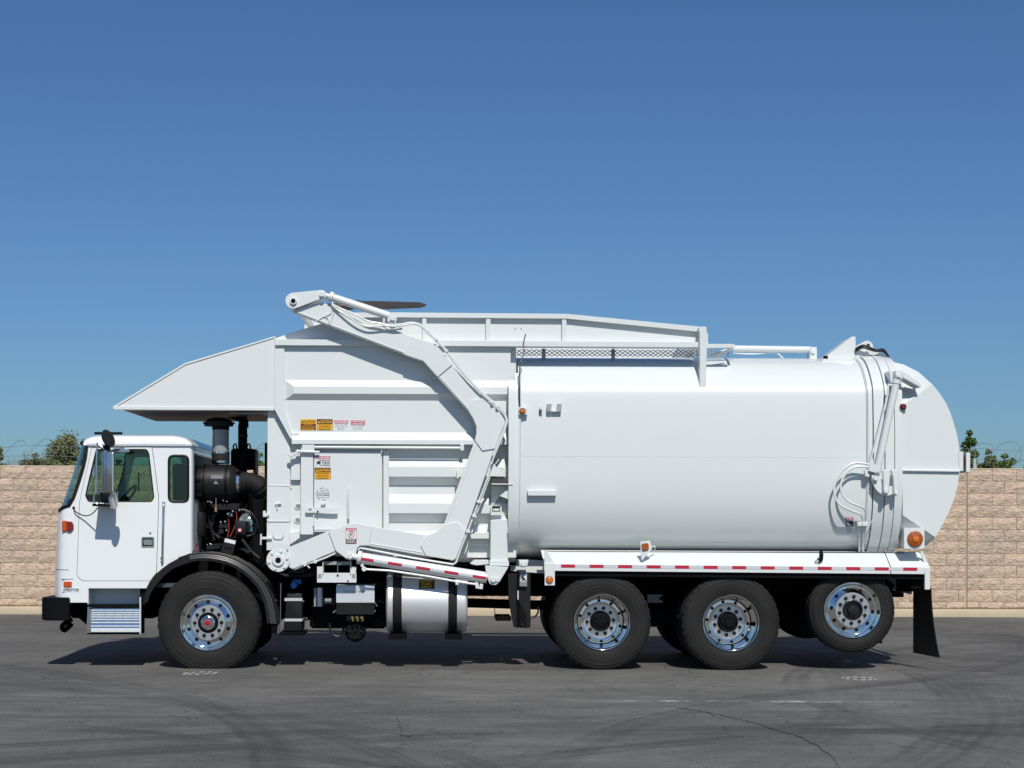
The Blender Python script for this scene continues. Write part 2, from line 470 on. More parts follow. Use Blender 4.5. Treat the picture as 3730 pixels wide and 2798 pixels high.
    b = N('ShaderNodeBump'); b.inputs['Strength'].default_value = 0.35; b.inputs['Distance'].default_value = 0.004
    Lk(math_('ADD', fine, grit), b.inputs['Height']); Lk(b.outputs[0], p.inputs['Normal'])
    return m
M['asphalt'] = asphalt()
bm = nbm()
v = [bm.verts.new(p) for p in ((-400, -60, 0), (400, -60, 0), (400, 700, 0), (-400, 700, 0))]
bm.faces.new(v)
ground = obj('asphalt_ground', bm, M['asphalt'], smooth=False)
tag(ground, 'dark grey asphalt yard with tyre scuffs and worn paint', 'ground', kind='structure')
M['crackm'] = mat('crack_fill', (0.012, 0.012, 0.012), 0.9)
def crack(pp, w):
    rnd = random.Random(int(pp[0][0]))
    pts = []
    for (a, b), (c, d) in zip(pp, pp[1:]):
        n = max(2, int(abs(c - a) + abs(d - b)) // 14)
        for i in range(n):
            t = i / n
            pts.append((a + (c - a) * t + rnd.uniform(-7, 7), b + (d - b) * t + rnd.uniform(-3.6, 3.6)))
    pts.append(pp[-1])
    bm = nbm(); rows = []
    for i, (a, b) in enumerate(pts):
        dep = HC * S * D / (b - CY - ROLL * (a - CX))
        k = dep / D / S
        x, y = (a - CX) * k, dep - D
        ww = w * rnd.uniform(0.35, 1.0) * (0.3 + 0.7 * min(1, i / 5, (len(pts) - 1 - i) / 5 + 0.2))
        rows.append([(x - ww * 0.3, y - ww, 0.0035), (x + ww * 0.3, y + ww, 0.0035)])
    grid(rows, bm)
    return obj('crack', bm, M['crackm'], ground, smooth=False)
crack([(560, 2600), (640, 2612), (760, 2622)], 0.007)
crack([(1430, 2670), (1500, 2685), (1560, 2683)], 0.010)
crack([(2900, 2600), (3020, 2592), (3180, 2588), (3300, 2580)], 0.006)
crack([(2430, 2572), (2560, 2594), (2700, 2622), (2800, 2652), (2900, 2680), (2985, 2722), (3030, 2760), (3060, 2800)], 0.016)
crack([(2990, 2722), (3060, 2735), (3130, 2742)], 0.006)
crack([(1440, 2600), (1470, 2680), (1500, 2690)], 0.008)
crack([(3330, 2400), (3480, 2430), (3600, 2440), (3728, 2470)], 0.012)
crack([(1700, 2790), (1735, 2718), (1760, 2690)], 0.006)

# flaking utility marks sprayed on the asphalt
M['spray'] = mat('spray_paint', (0.40, 0.395, 0.375), 0.8, noise=0.35, nscale=40)
def gpt(a, b):
    dep = HC * S * D / (b - CY - ROLL * (a - CX)); k = dep / D / S
    return (a - CX) * k, dep - D
def spray(strokes, label):
    root = empty('paint_mark', (*gpt(*strokes[0][0]), 0.0))
    for st in strokes:
        bm = nbm(); rows = []
        for a, b in st:
            x, y = gpt(a, b); rows.append([(x - 0.006, y - 0.055, 0.004), (x + 0.006, y + 0.055, 0.004)])
        grid(rows, bm)
        obj('stroke', bm, M['spray'], root, smooth=False)
    tag(root, label, 'paint mark', 'utility marks sprayed on the asphalt')
def strokes(x0, y0, k, lst): return [[(x0 + a / k, y0 + b / k) for a, b in s] for s in lst]
spray(strokes(600, 2420, 7.373, [[(500, 258), (560, 240), (660, 240)], [(510, 262), (580, 275)], [(630, 275), (750, 275)], [(740, 232), (845, 222)], [(840, 268), (900, 280), (965, 270)],
      [(950, 215), (1075, 215)], [(1065, 270), (1190, 262)], [(1175, 215), (1265, 218)], [(1280, 260), (1350, 256), (1420, 238)], [(1350, 225), (1425, 236)]]),
      'broken ring of white sprayed dashes below the front wheel')
spray(strokes(3000, 2420, 7.373, [[(510, 372), (570, 372), (600, 395), (715, 410)], [(630, 355), (735, 362)], [(790, 352), (935, 358)], [(800, 412), (920, 424)], [(1015, 358), (1150, 365)],
      [(1010, 428), (1150, 424)], [(1070, 445), (1120, 472)], [(1215, 420), (1300, 420)], [(1240, 375), (1330, 375)], [(1370, 410), (1430, 405)]]),
      'broken ring of white sprayed dashes near the raised rear wheel')

# kerb
M['kerb'] = mat('concrete_kerb', (0.54, 0.44, 0.31), 0.9, noise=0.15, nscale=6, bump=0.25, bscale=60)
YK, YW = 9.85, 10.25
kerb = empty('kerb', (0, YK, 0))
tag(kerb, 'tan concrete kerb running along the foot of the block wall', 'kerb', kind='structure')
kj = X(1803, YK) - 3.05 * round(X(1803, YK) / 3.05)
for i in range(-6, 7):
    x0 = kj + i * 3.05
    obj('kerb_stone', box(x0 + 0.004, x0 + 3.046, YK, YK + 0.16, -0.05, 0.128, 0.018, 2), M['kerb'], kerb)
M['soil'] = mat('dry_soil', (0.20, 0.15, 0.10), 0.95, noise=0.4, nscale=12, bump=0.6, bscale=30)
rows = []
for j in range(5):
    rows.append([(-18.4 + i * 0.4, YK + 0.15 + j * 0.11, 0.10 + 0.035 * random.random() + 0.012 * j) for i in range(94)])
tag(obj('soil_strip', grid(rows), M['soil']), 'narrow strip of dry soil between kerb and wall', 'soil', kind='structure')

def block_mat():
    m = bpy.data.materials.new('split_face_block'); m.use_nodes = True
    nt = m.node_tree; N = nt.nodes.new; Lk = nt.links.new; p = nt.nodes['Principled BSDF']
    g = N('ShaderNodeNewGeometry'); oi = N('ShaderNodeObjectInfo')
    n1 = N('ShaderNodeTexNoise'); n1.inputs['Scale'].default_value = 15; n1.inputs['Detail'].default_value = 7; n1.inputs['Roughness'].default_value = 0.65
    n2 = N('ShaderNodeTexNoise'); n2.inputs['Scale'].default_value = 42; n2.inputs['Detail'].default_value = 4
    n3 = N('ShaderNodeTexNoise'); n3.inputs['Scale'].default_value = 1.1; n3.inputs['Detail'].default_value = 3
    mp = N('ShaderNodeMapping'); mp.inputs['Scale'].default_value = (1, 1, 1.7); mp.inputs['Rotation'].default_value = (0, 0.5, 0)
    Lk(g.outputs['Position'], mp.inputs[0])
    Lk(mp.outputs[0], n1.inputs['Vector']); Lk(g.outputs['Position'], n2.inputs['Vector']); Lk(g.outputs['Position'], n3.inputs['Vector'])
    r = N('ShaderNodeValToRGB'); e = r.color_ramp.elements
    e[0].position = 0.3; e[0].color = (0.47, 0.365, 0.27, 1); e[1].position = 0.7; e[1].color = (0.74, 0.60, 0.465, 1)
    Lk(n1.outputs[0], r.inputs[0])
    mx = N('ShaderNodeMix'); mx.data_type = 'RGBA'; mx.blend_type = 'MULTIPLY'
    cr = N('ShaderNodeValToRGB'); cr.color_ramp.elements[0].color = (0.84, 0.84, 0.84, 1); cr.color_ramp.elements[1].color = (1.10, 1.04, 1.0, 1)
    ad = N('ShaderNodeMath'); ad.operation = 'MULTIPLY_ADD'; ad.inputs[1].default_value = 0.6
    Lk(oi.outputs['Random'], ad.inputs[0]); 
    m2 = N('ShaderNodeMath'); m2.operation = 'MULTIPLY'; m2.inputs[1].default_value = 0.4; Lk(n3.outputs[0], m2.inputs[0]); Lk(m2.outputs[0], ad.inputs[2])
    Lk(ad.outputs[0], cr.inputs[0])
    mx.inputs['Factor'].default_value = 1; Lk(r.outputs[0], mx.inputs['A']); Lk(cr.outputs[0], mx.inputs['B'])
    Lk(mx.outputs['Result'], p.inputs['Base Color']); p.inputs['Roughness'].default_value = 0.92; p.inputs['Specular IOR Level'].default_value = 0.2
    a2 = N('ShaderNodeMath'); a2.operation = 'MULTIPLY_ADD'; a2.inputs[1].default_value = 0.25; Lk(n2.outputs[0], a2.inputs[0]); Lk(n1.outputs[0], a2.inputs[2])
    b = N('ShaderNodeBump'); b.inputs['Strength'].default_value = 0.8; b.inputs['Distance'].default_value = 0.048
    Lk(a2.outputs[0], b.inputs['Height']); Lk(b.outputs[0], p.inputs['Normal'])
    return m
M['block'] = block_mat()
M['mortar'] = mat('mortar', (0.33, 0.255, 0.185), 0.95, noise=0.2, nscale=20)
BH, BWD, WTOP = 0.2065, 0.421, Z(1703, YW)
wall = empty('block_wall', (1.0, YW, 0))
tag(wall, 'tan split-face concrete block wall behind the truck', 'wall')
XJ = X(3522, YW)                       # expansion joint
def block_mesh(w, seed):
    rnd = random.Random(seed)
    g = 0.0034
    nx, nz = 4, 2
    bm = nbm()
    fr = [[bm.verts.new((-w / 2 + g + (w - 2 * g) * i / nx, (0.004 if i in (0, nx) or k in (0, nz) else -rnd.uniform(0.004, 0.016)) - rnd.uniform(0, 0.006), -BH / 2 + g + (BH - 2 * g) * k / nz)) for i in range(nx + 1)] for k in range(nz + 1)]
    for k in range(nz):
        for i in range(nx): bm.faces.new((fr[k][i], fr[k][i + 1], fr[k + 1][i + 1], fr[k + 1][i]))
    rim = [fr[0][i] for i in range(nx + 1)] + [fr[k][nx] for k in range(1, nz + 1)] + [fr[nz][i] for i in range(nx - 1, -1, -1)] + [fr[k][0] for k in range(nz - 1, 0, -1)]
    bk = [bm.verts.new((v.co.x, 0.05, v.co.z)) for v in rim]
    for i in range(len(rim)):
        j = (i + 1) % len(rim)
        bm.faces.new((rim[i], bk[i], bk[j], rim[j]))
    bmesh.ops.recalc_face_normals(bm, faces=bm.faces)
    me = bpy.data.meshes.new('block'); bm.to_mesh(me); bm.free(); me.materials.append(M['block'])
    return me
full = [block_mesh(BWD, s) for s in range(8)]
half = [block_mesh(BWD / 2, 50 + s) for s in range(4)]
rest = nbm(); n_ind = 0
xl0 = X(3, YW)                         # a block joint of the top course at the left edge of the photograph
for c in range(12):
    zc = WTOP - BH * (c + 0.5)
    for side in (0, 1):
        off = (0 if c % 2 == 0 else BWD / 2)
        xs = []
        if side == 0:
            i0 = int((-15 - xl0) / BWD)
            x = xl0 + off + i0 * BWD
            while x < XJ - 0.03:
                w = min(BWD, XJ - 0.012 - x)
                xs.append((x, w)); x += BWD
        else:
            x = XJ + 0.012
            if c % 2: xs.append((x, BWD / 2)); x += BWD / 2
            while x < 17: xs.append((x, BWD)); x += BWD
        for x, w in xs:
            if w < 0.05: continue
            cx = x + w / 2
            pick = (-8.2 < cx < -3.2 or (7.35 < cx < 10.7)) and n_ind < 298
            me = random.choice(full)
            if w < BWD * 0.75: me = random.choice(half)
            sx = w / (BWD if me in full else BWD / 2)
            dy = random.uniform(-0.004, 0.004)
            if pick:
                o = bpy.data.objects.new('block', me); col.objects.link(o); o.parent = wall
                o.location = Vector((cx, YW + dy, zc)) - ORG[wall]; o.scale.x = sx
                n_ind += 1
            else:
                b = bmesh.new(); b.from_mesh(me)
                bmesh.ops.scale(b, vec=(sx, 1, 1), verts=b.verts)
                bmesh.ops.translate(b, vec=(cx, YW + dy, zc), verts=b.verts)
                merge(rest, b)
o = obj('block_courses', rest, M['block'], wall, smooth=False, kind='stuff')
obj('mortar_core', box(-15.2, 17, YW + 0.012, YW + 0.19, 0.0, WTOP - 0.004, 0), M['mortar'], wall)
M['cap'] = mat('wall_cap', (0.66, 0.56, 0.44), 0.9, noise=0.1, nscale=5)
obj('wall_cap', box(-15.2, 17, YW - 0.004, YW + 0.2, WTOP - 0.003, WTOP + 0.012, 0.003), M['cap'], wall)
# dry weeds along the wall's foot
M['weed'] = mat('dry_weed', (0.16, 0.14, 0.06), 0.9, noise=0.4, nscale=30)
bm = nbm()
for i in range(5200):
    x = random.uniform(-9, 11.5); y = random.uniform(YW - 0.22, YW - 0.03)
    if random.random() > 0.35 + 0.65 * abs(math.sin(x * 2.3) * math.sin(x * 0.7 + 1)): continue
    h = random.uniform(0.02, 0.07); a = random.uniform(0, 6.28); dx, dy = math.cos(a) * h * 0.8, math.sin(a) * h * 0.5
    w = random.uniform(0.004, 0.010)
    v = [bm.verts.new(p) for p in ((x - w, y, 0.10), (x + w, y, 0.10), (x + dx, y + dy, 0.11 + h))]
    bm.faces.new(v)
tag(obj('weeds', bm, M['weed'], smooth=False, recalc=False), 'low dry weeds growing along the foot of the wall', 'weeds', kind='stuff')

# ------------------------------------------------------------------ trees and wire beyond the wall
def leaf_mat(name, c, c2):
    m = mat(name, c, 0.6, noise=0.0)
    nt = m.node_tree; p = nt.nodes['Principled BSDF']
    g = nt.nodes.new('ShaderNodeNewGeometry'); r = nt.nodes.new('ShaderNodeMix'); r.data_type = 'RGBA'
    r.inputs['A'].default_value = (*c, 1); r.inputs['B'].default_value = (*c2, 1)
    nt.links.new(g.outputs['Random Per Island'], r.inputs['Factor']); nt.links.new(r.outputs['Result'], p.inputs['Base Color'])
    return m
M['leaf_olive'] = leaf_mat('olive_leaves', (0.115, 0.135, 0.055), (0.27, 0.285, 0.13))
M['leaf_green'] = leaf_mat('green_leaves', (0.05, 0.095, 0.02), (0.14, 0.21, 0.05))
M['leaf_dark'] = leaf_mat('dark_leaves', (0.08, 0.10, 0.035), (0.20, 0.21, 0.085))
M['bark'] = mat('bark', (0.13, 0.10, 0.075), 0.9, noise=0.3, nscale=8)
M['twig'] = mat('bare_twigs', (0.20, 0.17, 0.15), 0.9)
def tree(px, py, Y, half_w, leafm, label, seed, shape='cone', n=2600, leaf=0.055, lean=0.0, base_z=0.0):
    """crown top at the photo pixel (px, py); half_w is the crown's half width in photo px low down"""
    rnd = random.Random(seed)
    top = W(px, py, Y); hw = LN(half_w, Y)
    root = empty('tree', (top.x - lean, Y, base_z))
    h = top.z - base_z
    bm = nbm()
    tr = [Vector((top.x - lean, Y, base_z)), Vector((top.x - lean * 0.8 + 0.04, Y, base_z + h * 0.35)), Vector((top.x - lean * 0.3 - 0.03, Y, base_z + h * 0.7)), Vector((top.x, Y, top.z - 0.08))]
    add_tube(bm, tr, lambda t: 0.055 * (1 - t) + 0.008, 7, smooth=4)
    ends = []
    nl = 22 if shape == 'cone' else 16
    tlo = max(0.3, 1 - (top.z - (2.55 + 0.045 * (Y - 10)) + 0.25) / h)
    for i in range(nl):
        t = rnd.uniform(tlo, 0.96)
        p = tr[0].lerp(tr[3], t); p.x = tr[0].x + (tr[3].x - tr[0].x) * t
        a = rnd.uniform(0, 6.283)
        q_ = (t - tlo) / (1 - tlo)
        prof = (1 - q_) * 0.95 + 0.14 if shape == 'cone' else math.sqrt(max(0.08, 1 - ((q_ - 0.45) / 0.56) ** 2))
        rr = hw * min(1.0, prof) * rnd.uniform(0.55, 1.0)
        e = p + Vector((math.cos(a) * rr, math.sin(a) * rr, rr * rnd.uniform(0.0, 0.35)))
        if e.z > top.z: e.z = top.z - rnd.uniform(0.02, 0.2)
        mid = (p + e) / 2 + Vector((0, 0, -0.03))
        add_tube(bm, [p, mid, e], lambda q: 0.018 * (1 - q) + 0.004, 5, smooth=3)
        ends += [e, mid.lerp(e, 0.5), p.lerp(e, 0.3)]
    obj('trunk', bm, M['bark'], root)
    ends += [top - Vector((0, 0, 0.06)), top - Vector((0, 0, 0.22))]
    bm = nbm()
    per = n // len(ends)
    for e in ends:
        cr = hw * rnd.uniform(0.24, 0.46)
        dens = rnd.uniform(0.6, 1.3)
        for k in range(int(per * dens)):
            while True:
                d = Vector((rnd.uniform(-1, 1), rnd.uniform(-1, 1), rnd.uniform(-1, 1)))
                if d.length < 1: break
            c = e + Vector((d.x * cr, d.y * cr, d.z * cr * 0.8))
            if c.z > top.z + 0.03: continue
            s = leaf * rnd.uniform(0.5, 1.2)
            a = Vector((rnd.gauss(0, 1), rnd.gauss(0, 1), rnd.gauss(0, 1))).normalized()
            b = a.cross(Vector((rnd.gauss(0, 1), rnd.gauss(0, 1), rnd.gauss(0, 1)))).normalized()
            vs = [bm.verts.new(c + q) for q in (a * s, b * s * 0.45, -a * s, -b * s * 0.45)]
            bm.faces.new(vs)
    obj('crown', bm, leafm, root, smooth=False, recalc=False)
    tag(root, label, 'tree', 'trees beyond the wall')
    return root
tree(244, 1570, 17.0, 92, M['leaf_olive'], 'tall cone-shaped olive-green tree above the wall beside the cab', 1, 'cone', 11000, 0.034)
tree(128, 1652, 15.5, 42, M['leaf_dark'], 'small round shrub above the wall between bare twigs and olive tree', 2, 'round', 4200, 0.032)
tree(188, 1662, 16.2, 34, M['leaf_dark'], 'low shrub filling the gap left of the olive tree', 8, 'round', 3600, 0.032)
tree(80, 1676, 15.0, 38, M['leaf_dark'], 'lowest shrub at the foot of the bare trees', 31, 'round', 3200, 0.03)
tree(-8, 1590, 16.0, 26, M['leaf_olive'], 'narrow olive tree cut by the left edge of the picture', 3, 'cone', 3600, 0.032)
tree(330, 1606, 18.5, 62, M['leaf_olive'], 'olive tree partly hidden behind the cab windshield', 4, 'cone', 6000, 0.034)
tree(432, 1668, 15.0, 46, M['leaf_green'], 'round green shrub seen through the cab door window', 5, 'round', 1900, 0.05)
tree(560, 1672, 17.0, 60, M['leaf_dark'], 'dark shrub seen through the cab behind the seat', 9, 'round', 1700, 0.05)
tree(946, 1648, 15.0, 36, M['leaf_green'], 'slim green shrub glimpsed between exhaust and hopper', 6, 'round', 1700, 0.045)
tree(3532, 1566, 14.5, 44, M['leaf_green'], 'tall leaning green tree just right of the tailgate', 7, 'cone', 5200, 0.045, lean=0.16)
tree(3600, 1636, 15.2, 44, M['leaf_dark'], 'mid-height green shrub right of the leaning tree', 10, 'cone', 4200, 0.04)
tree(3660, 1652, 15.8, 36, M['leaf_green'], 'low green shrub under the wire loops at right', 11, 'round', 3400, 0.04)
tree(3735, 1690, 18.0, 26, M['leaf_dark'], 'faint low shrub at the right edge of the picture', 12, 'round', 900, 0.05)
def bare(px, py, Y, hw, label, seed):
    rnd = random.Random(seed); top = W(px, py, Y); w = LN(hw, Y)
    root = empty('bare_tree', (top.x, Y, 0))
    bm = nbm()
    def grow(p, d, ln, r, depth):
        e = p + d * ln
        add_tube(bm, [p, (p + e) / 2 + Vector((rnd.uniform(-.02, .02), 0, 0)), e], lambda t: r * (1 - 0.45 * t), 4)
        if depth == 0: return
        for k in range(rnd.choice((2, 3, 3))):
            q = (d + Vector((rnd.uniform(-.75, .75), rnd.uniform(-.6, .6), rnd.uniform(-.15, .35)))).normalized()
            grow(p + d * ln * rnd.uniform(0.45, 1), q, ln * rnd.uniform(0.5, 0.75), r * 0.6, depth - 1)
    grow(Vector((top.x, Y, 0)), Vector((0.03, 0, 1)).normalized(), top.z * 0.74, 0.022, 0)
    for a in (-0.5, -0.2, 0.15, 0.45):
        grow(Vector((top.x + 0.03 * top.z * 0.7, Y, top.z * (0.62 + 0.1 * abs(a)))), Vector((a, rnd.uniform(-.3, .3), 1)).normalized(), top.z * 0.14, 0.012, 3)
    obj('trunk', bm, M['twig'], root)
    tag(root, label, 'tree', 'trees beyond the wall')
bare(82, 1604, 15.0, 40, 'taller leafless tree with thin branches behind the wall', 21)
bare(36, 1640, 15.6, 24, 'shorter leafless tree near the left edge behind the wall', 22)

YF = 12.2
fence = empty('razor_wire_fence', (1.0, YF, 0))
tag(fence, 'razor wire fence with sagging coils just beyond the block wall', 'fence')
zt, zb = Z(1632, YF), Z(1668, YF)
rnd = random.Random(5)
for zz, amp in ((zt, 0.012), (zb, 0.01)):
    pts = [Vector((-14 + i * 0.5, YF + rnd.uniform(-.01, .01), zz - 0.02 * math.sin(i * 1.3) + rnd.uniform(-amp, amp))) for i in range(62)]
    obj('wire_strand', tube(pts, 0.004, 5), M['wire'], fence)
for lo, hi in ((-9.2, -5.5), (-4.2, -2.4), (7.6, 12.0)):
    n = int((hi - lo) / 0.46 * 22); pts = []
    for i in range(n + 1):
        t = i / 22 * 2 * math.pi
        ph = 1.0 + 0.22 * math.sin(i * 0.045 + lo)
        pts.append(Vector((lo + (hi - lo) * i / n + 0.10 * math.sin(t) * ph, YF + 0.02 + 0.17 * math.cos(t + 0.6), (zt + zb) / 2 + 0.045 + 0.165 * ph * math.sin(t + 0.9))))
    obj('wire_coil', tube(pts, 0.004, 5), M['wire'], fence)
for i in range(12):
    x = X(3552, YF) - 2.6 * i + 2.6
    obj('fence_post', cyl((x, YF + 0.03, 0), (x, YF + 0.03, zb + 0.03), 0.022, 8), M['wire'], fence)
    obj('wire_bracket', tube([(x, YF + 0.03, zb), (x + 0.01, YF + 0.03, zt + 0.03)], 0.011, 6), M['wire'], fence)
pole = obj('concrete_post', lathe([(0.0, 2.75), (0.03, 2.74), (0.035, 2.6), (0.05, 2.5), (0.055, 0.0)], (X(3549, 11.6), 11.6, 0), 12, axis='Z'), M['postw'])
tag(pole, 'short pale post beside the leaning tree behind the wall', 'post')

# ------------------------------------------------------------------ the garbage truck
YM = 2.55                                # far side of the truck; the near side is Y = 0
T = empty('garbage_truck', (X(1800), YM / 2, 0))
tag(T, 'long white front-loading garbage truck parked side-on with its lift arm folded', 'garbage truck')
def P(name, bm, m, parent=None, **k): return obj(name, bm, M[m], parent or T, **k)
def flip(bm):
    for v in bm.verts: v.co.y = YM - v.co.y
    bmesh.ops.recalc_face_normals(bm, faces=bm.faces)
    return bm
def fillet(pts, r, n=4):
    out = []; m = len(pts)
    for i in range(m):
        a, b, c = Vector(pts[i - 1]), Vector(pts[i]), Vector(pts[(i + 1) % m])
        u, w = (a - b), (c - b)
        ang = u.angle(w)
        d = min(r / max(0.05, math.tan(ang / 2)), u.length * 0.45, w.length * 0.45)
        p, q = b + u.normalized() * d, b + w.normalized() * d
        for k in range(n + 1):
            t = k / n
            s = (1 - t) ** 2 * p + 2 * t * (1 - t) * b + t * t * q
            out.append((s.x, s.y))
    return out
def circ(cx, cy, r, n=24, a0=0, a1=360): return [(cx + r * math.cos(R(a0 + (a1 - a0) * i / n)), cy + r * math.sin(R(a0 + (a1 - a0) * i / n))) for i in range(n + (0 if a1 - a0 == 360 else 1))]
def pc(px, py, Y0, Y1, rpx, seg=20, rim=0.002):        # round boss or pin facing the camera
    a = W(px, py, Y0); return cyl(a, (a.x, Y1, a.z), LN(rpx, Y0), seg, rim=rim)
def plan(pts, z0, z1, bevel=0.0, seg=1):
    bm = nbm()
    lo = [bm.verts.new((x, y, z0)) for x, y in pts]; hi = [bm.verts.new((x, y, z1)) for x, y in pts]
    bm.faces.new(lo[::-1]); bm.faces.new(hi)
    for i in range(len(pts)):
        j = (i + 1) % len(pts); bm.faces.new((lo[i], lo[j], hi[j], hi[i]))
    bmesh.ops.recalc_face_normals(bm, faces=bm.faces)
    if bevel: bmesh.ops.bevel(bm, geom=list(bm.edges), offset=bevel, segments=seg, affect='EDGES', clamp_overlap=True)
    return bm
def interp(tab, v):
    for (a, b), (c, d) in zip(tab, tab[1:]):
        if (a - v) * (c - v) <= 0: return b + (d - b) * (v - a) / (c - a if c != a else 1)
    return tab[0][1] if abs(tab[0][0] - v) < abs(tab[-1][0] - v) else tab[-1][1]
def along(p, q, t): return (p[0] + (q[0] - p[0]) * t, p[1] + (q[1] - p[1]) * t)

# ---- chassis
for y in (0.86, YM - 0.94):
    bm = nbm(); add_box(bm, X(300, .9), X(3290, .9), y, y + 0.08, 0.76, 1.06, 0.006)
    P('frame_rail', bm, 'chassis')
for px in (560, 1000, 1500, 1880, 2080, 2430, 2850, 3200):
    P('cross_member', box(X(px, 1.2) - 0.06, X(px, 1.2) + 0.06, 0.94, YM - 0.94, 0.80, 1.02), 'chassis')
P('drive_shaft', cyl((X(1250, 1.27), 1.275, 0.70), (X(2194, 1.27), 1.275, 0.62), 0.055, 16), 'chassis')
P('sub_frame', box(X(1000, .7), X(3300, .7), 0.72, YM - 0.72, 1.06, 1.17, 0.006), 'chassis')

# ---- wheels
def tyre_bm(cx, yf, cz, Rt, w, seg=120, ground=True):
    h = w / 2
    prof = [(0.29, 0.045), (0.305, 0.030), (0.315, 0.016), (0.335, 0.010), (0.36, 0.004), (0.37, 0.004), (0.374, 0.0), (0.44 * Rt / .55, 0.0), (0.445 * Rt / .55, 0.003),
            (0.475 * Rt / .55, 0.006), (0.478 * Rt / .55, 0.003), (0.490 * Rt / .55, 0.006), (Rt - 0.040, 0.014), (Rt - 0.036, 0.011), (Rt - 0.022, 0.020), (Rt - 0.004, 0.034), (Rt, 0.05),
            (Rt, 0.09), (Rt - 0.012, 0.094), (Rt - 0.012, 0.104), (Rt, 0.108), (Rt, h - 0.006), (Rt - 0.012, h)]
    prof = prof + [(r, w - t) for r, t in prof[::-1][1:]]
    bm = nbm(); rings = []
    for r, t in prof:
        row = []
        for i in range(seg):
            a = 2 * math.pi * i / seg
            rr = r - ((0.010 if ground else 0.004) if (i % 3 == 0 and r > Rt - 0.03 and t < 0.09) else 0)
            z = cz + rr * math.sin(a)
            y = yf + t
            if ground and z < 0.0:
                y += (t - h) * 0.0; z = 0.0
            row.append(bm.verts.new((cx + rr * math.cos(a), y, z)))
        rings.append(row)
    for a, b in zip(rings, rings[1:]):
        for i in range(seg):
            j = (i + 1) % seg; bm.faces.new((a[i], a[j], b[j], b[i]))
    return bm
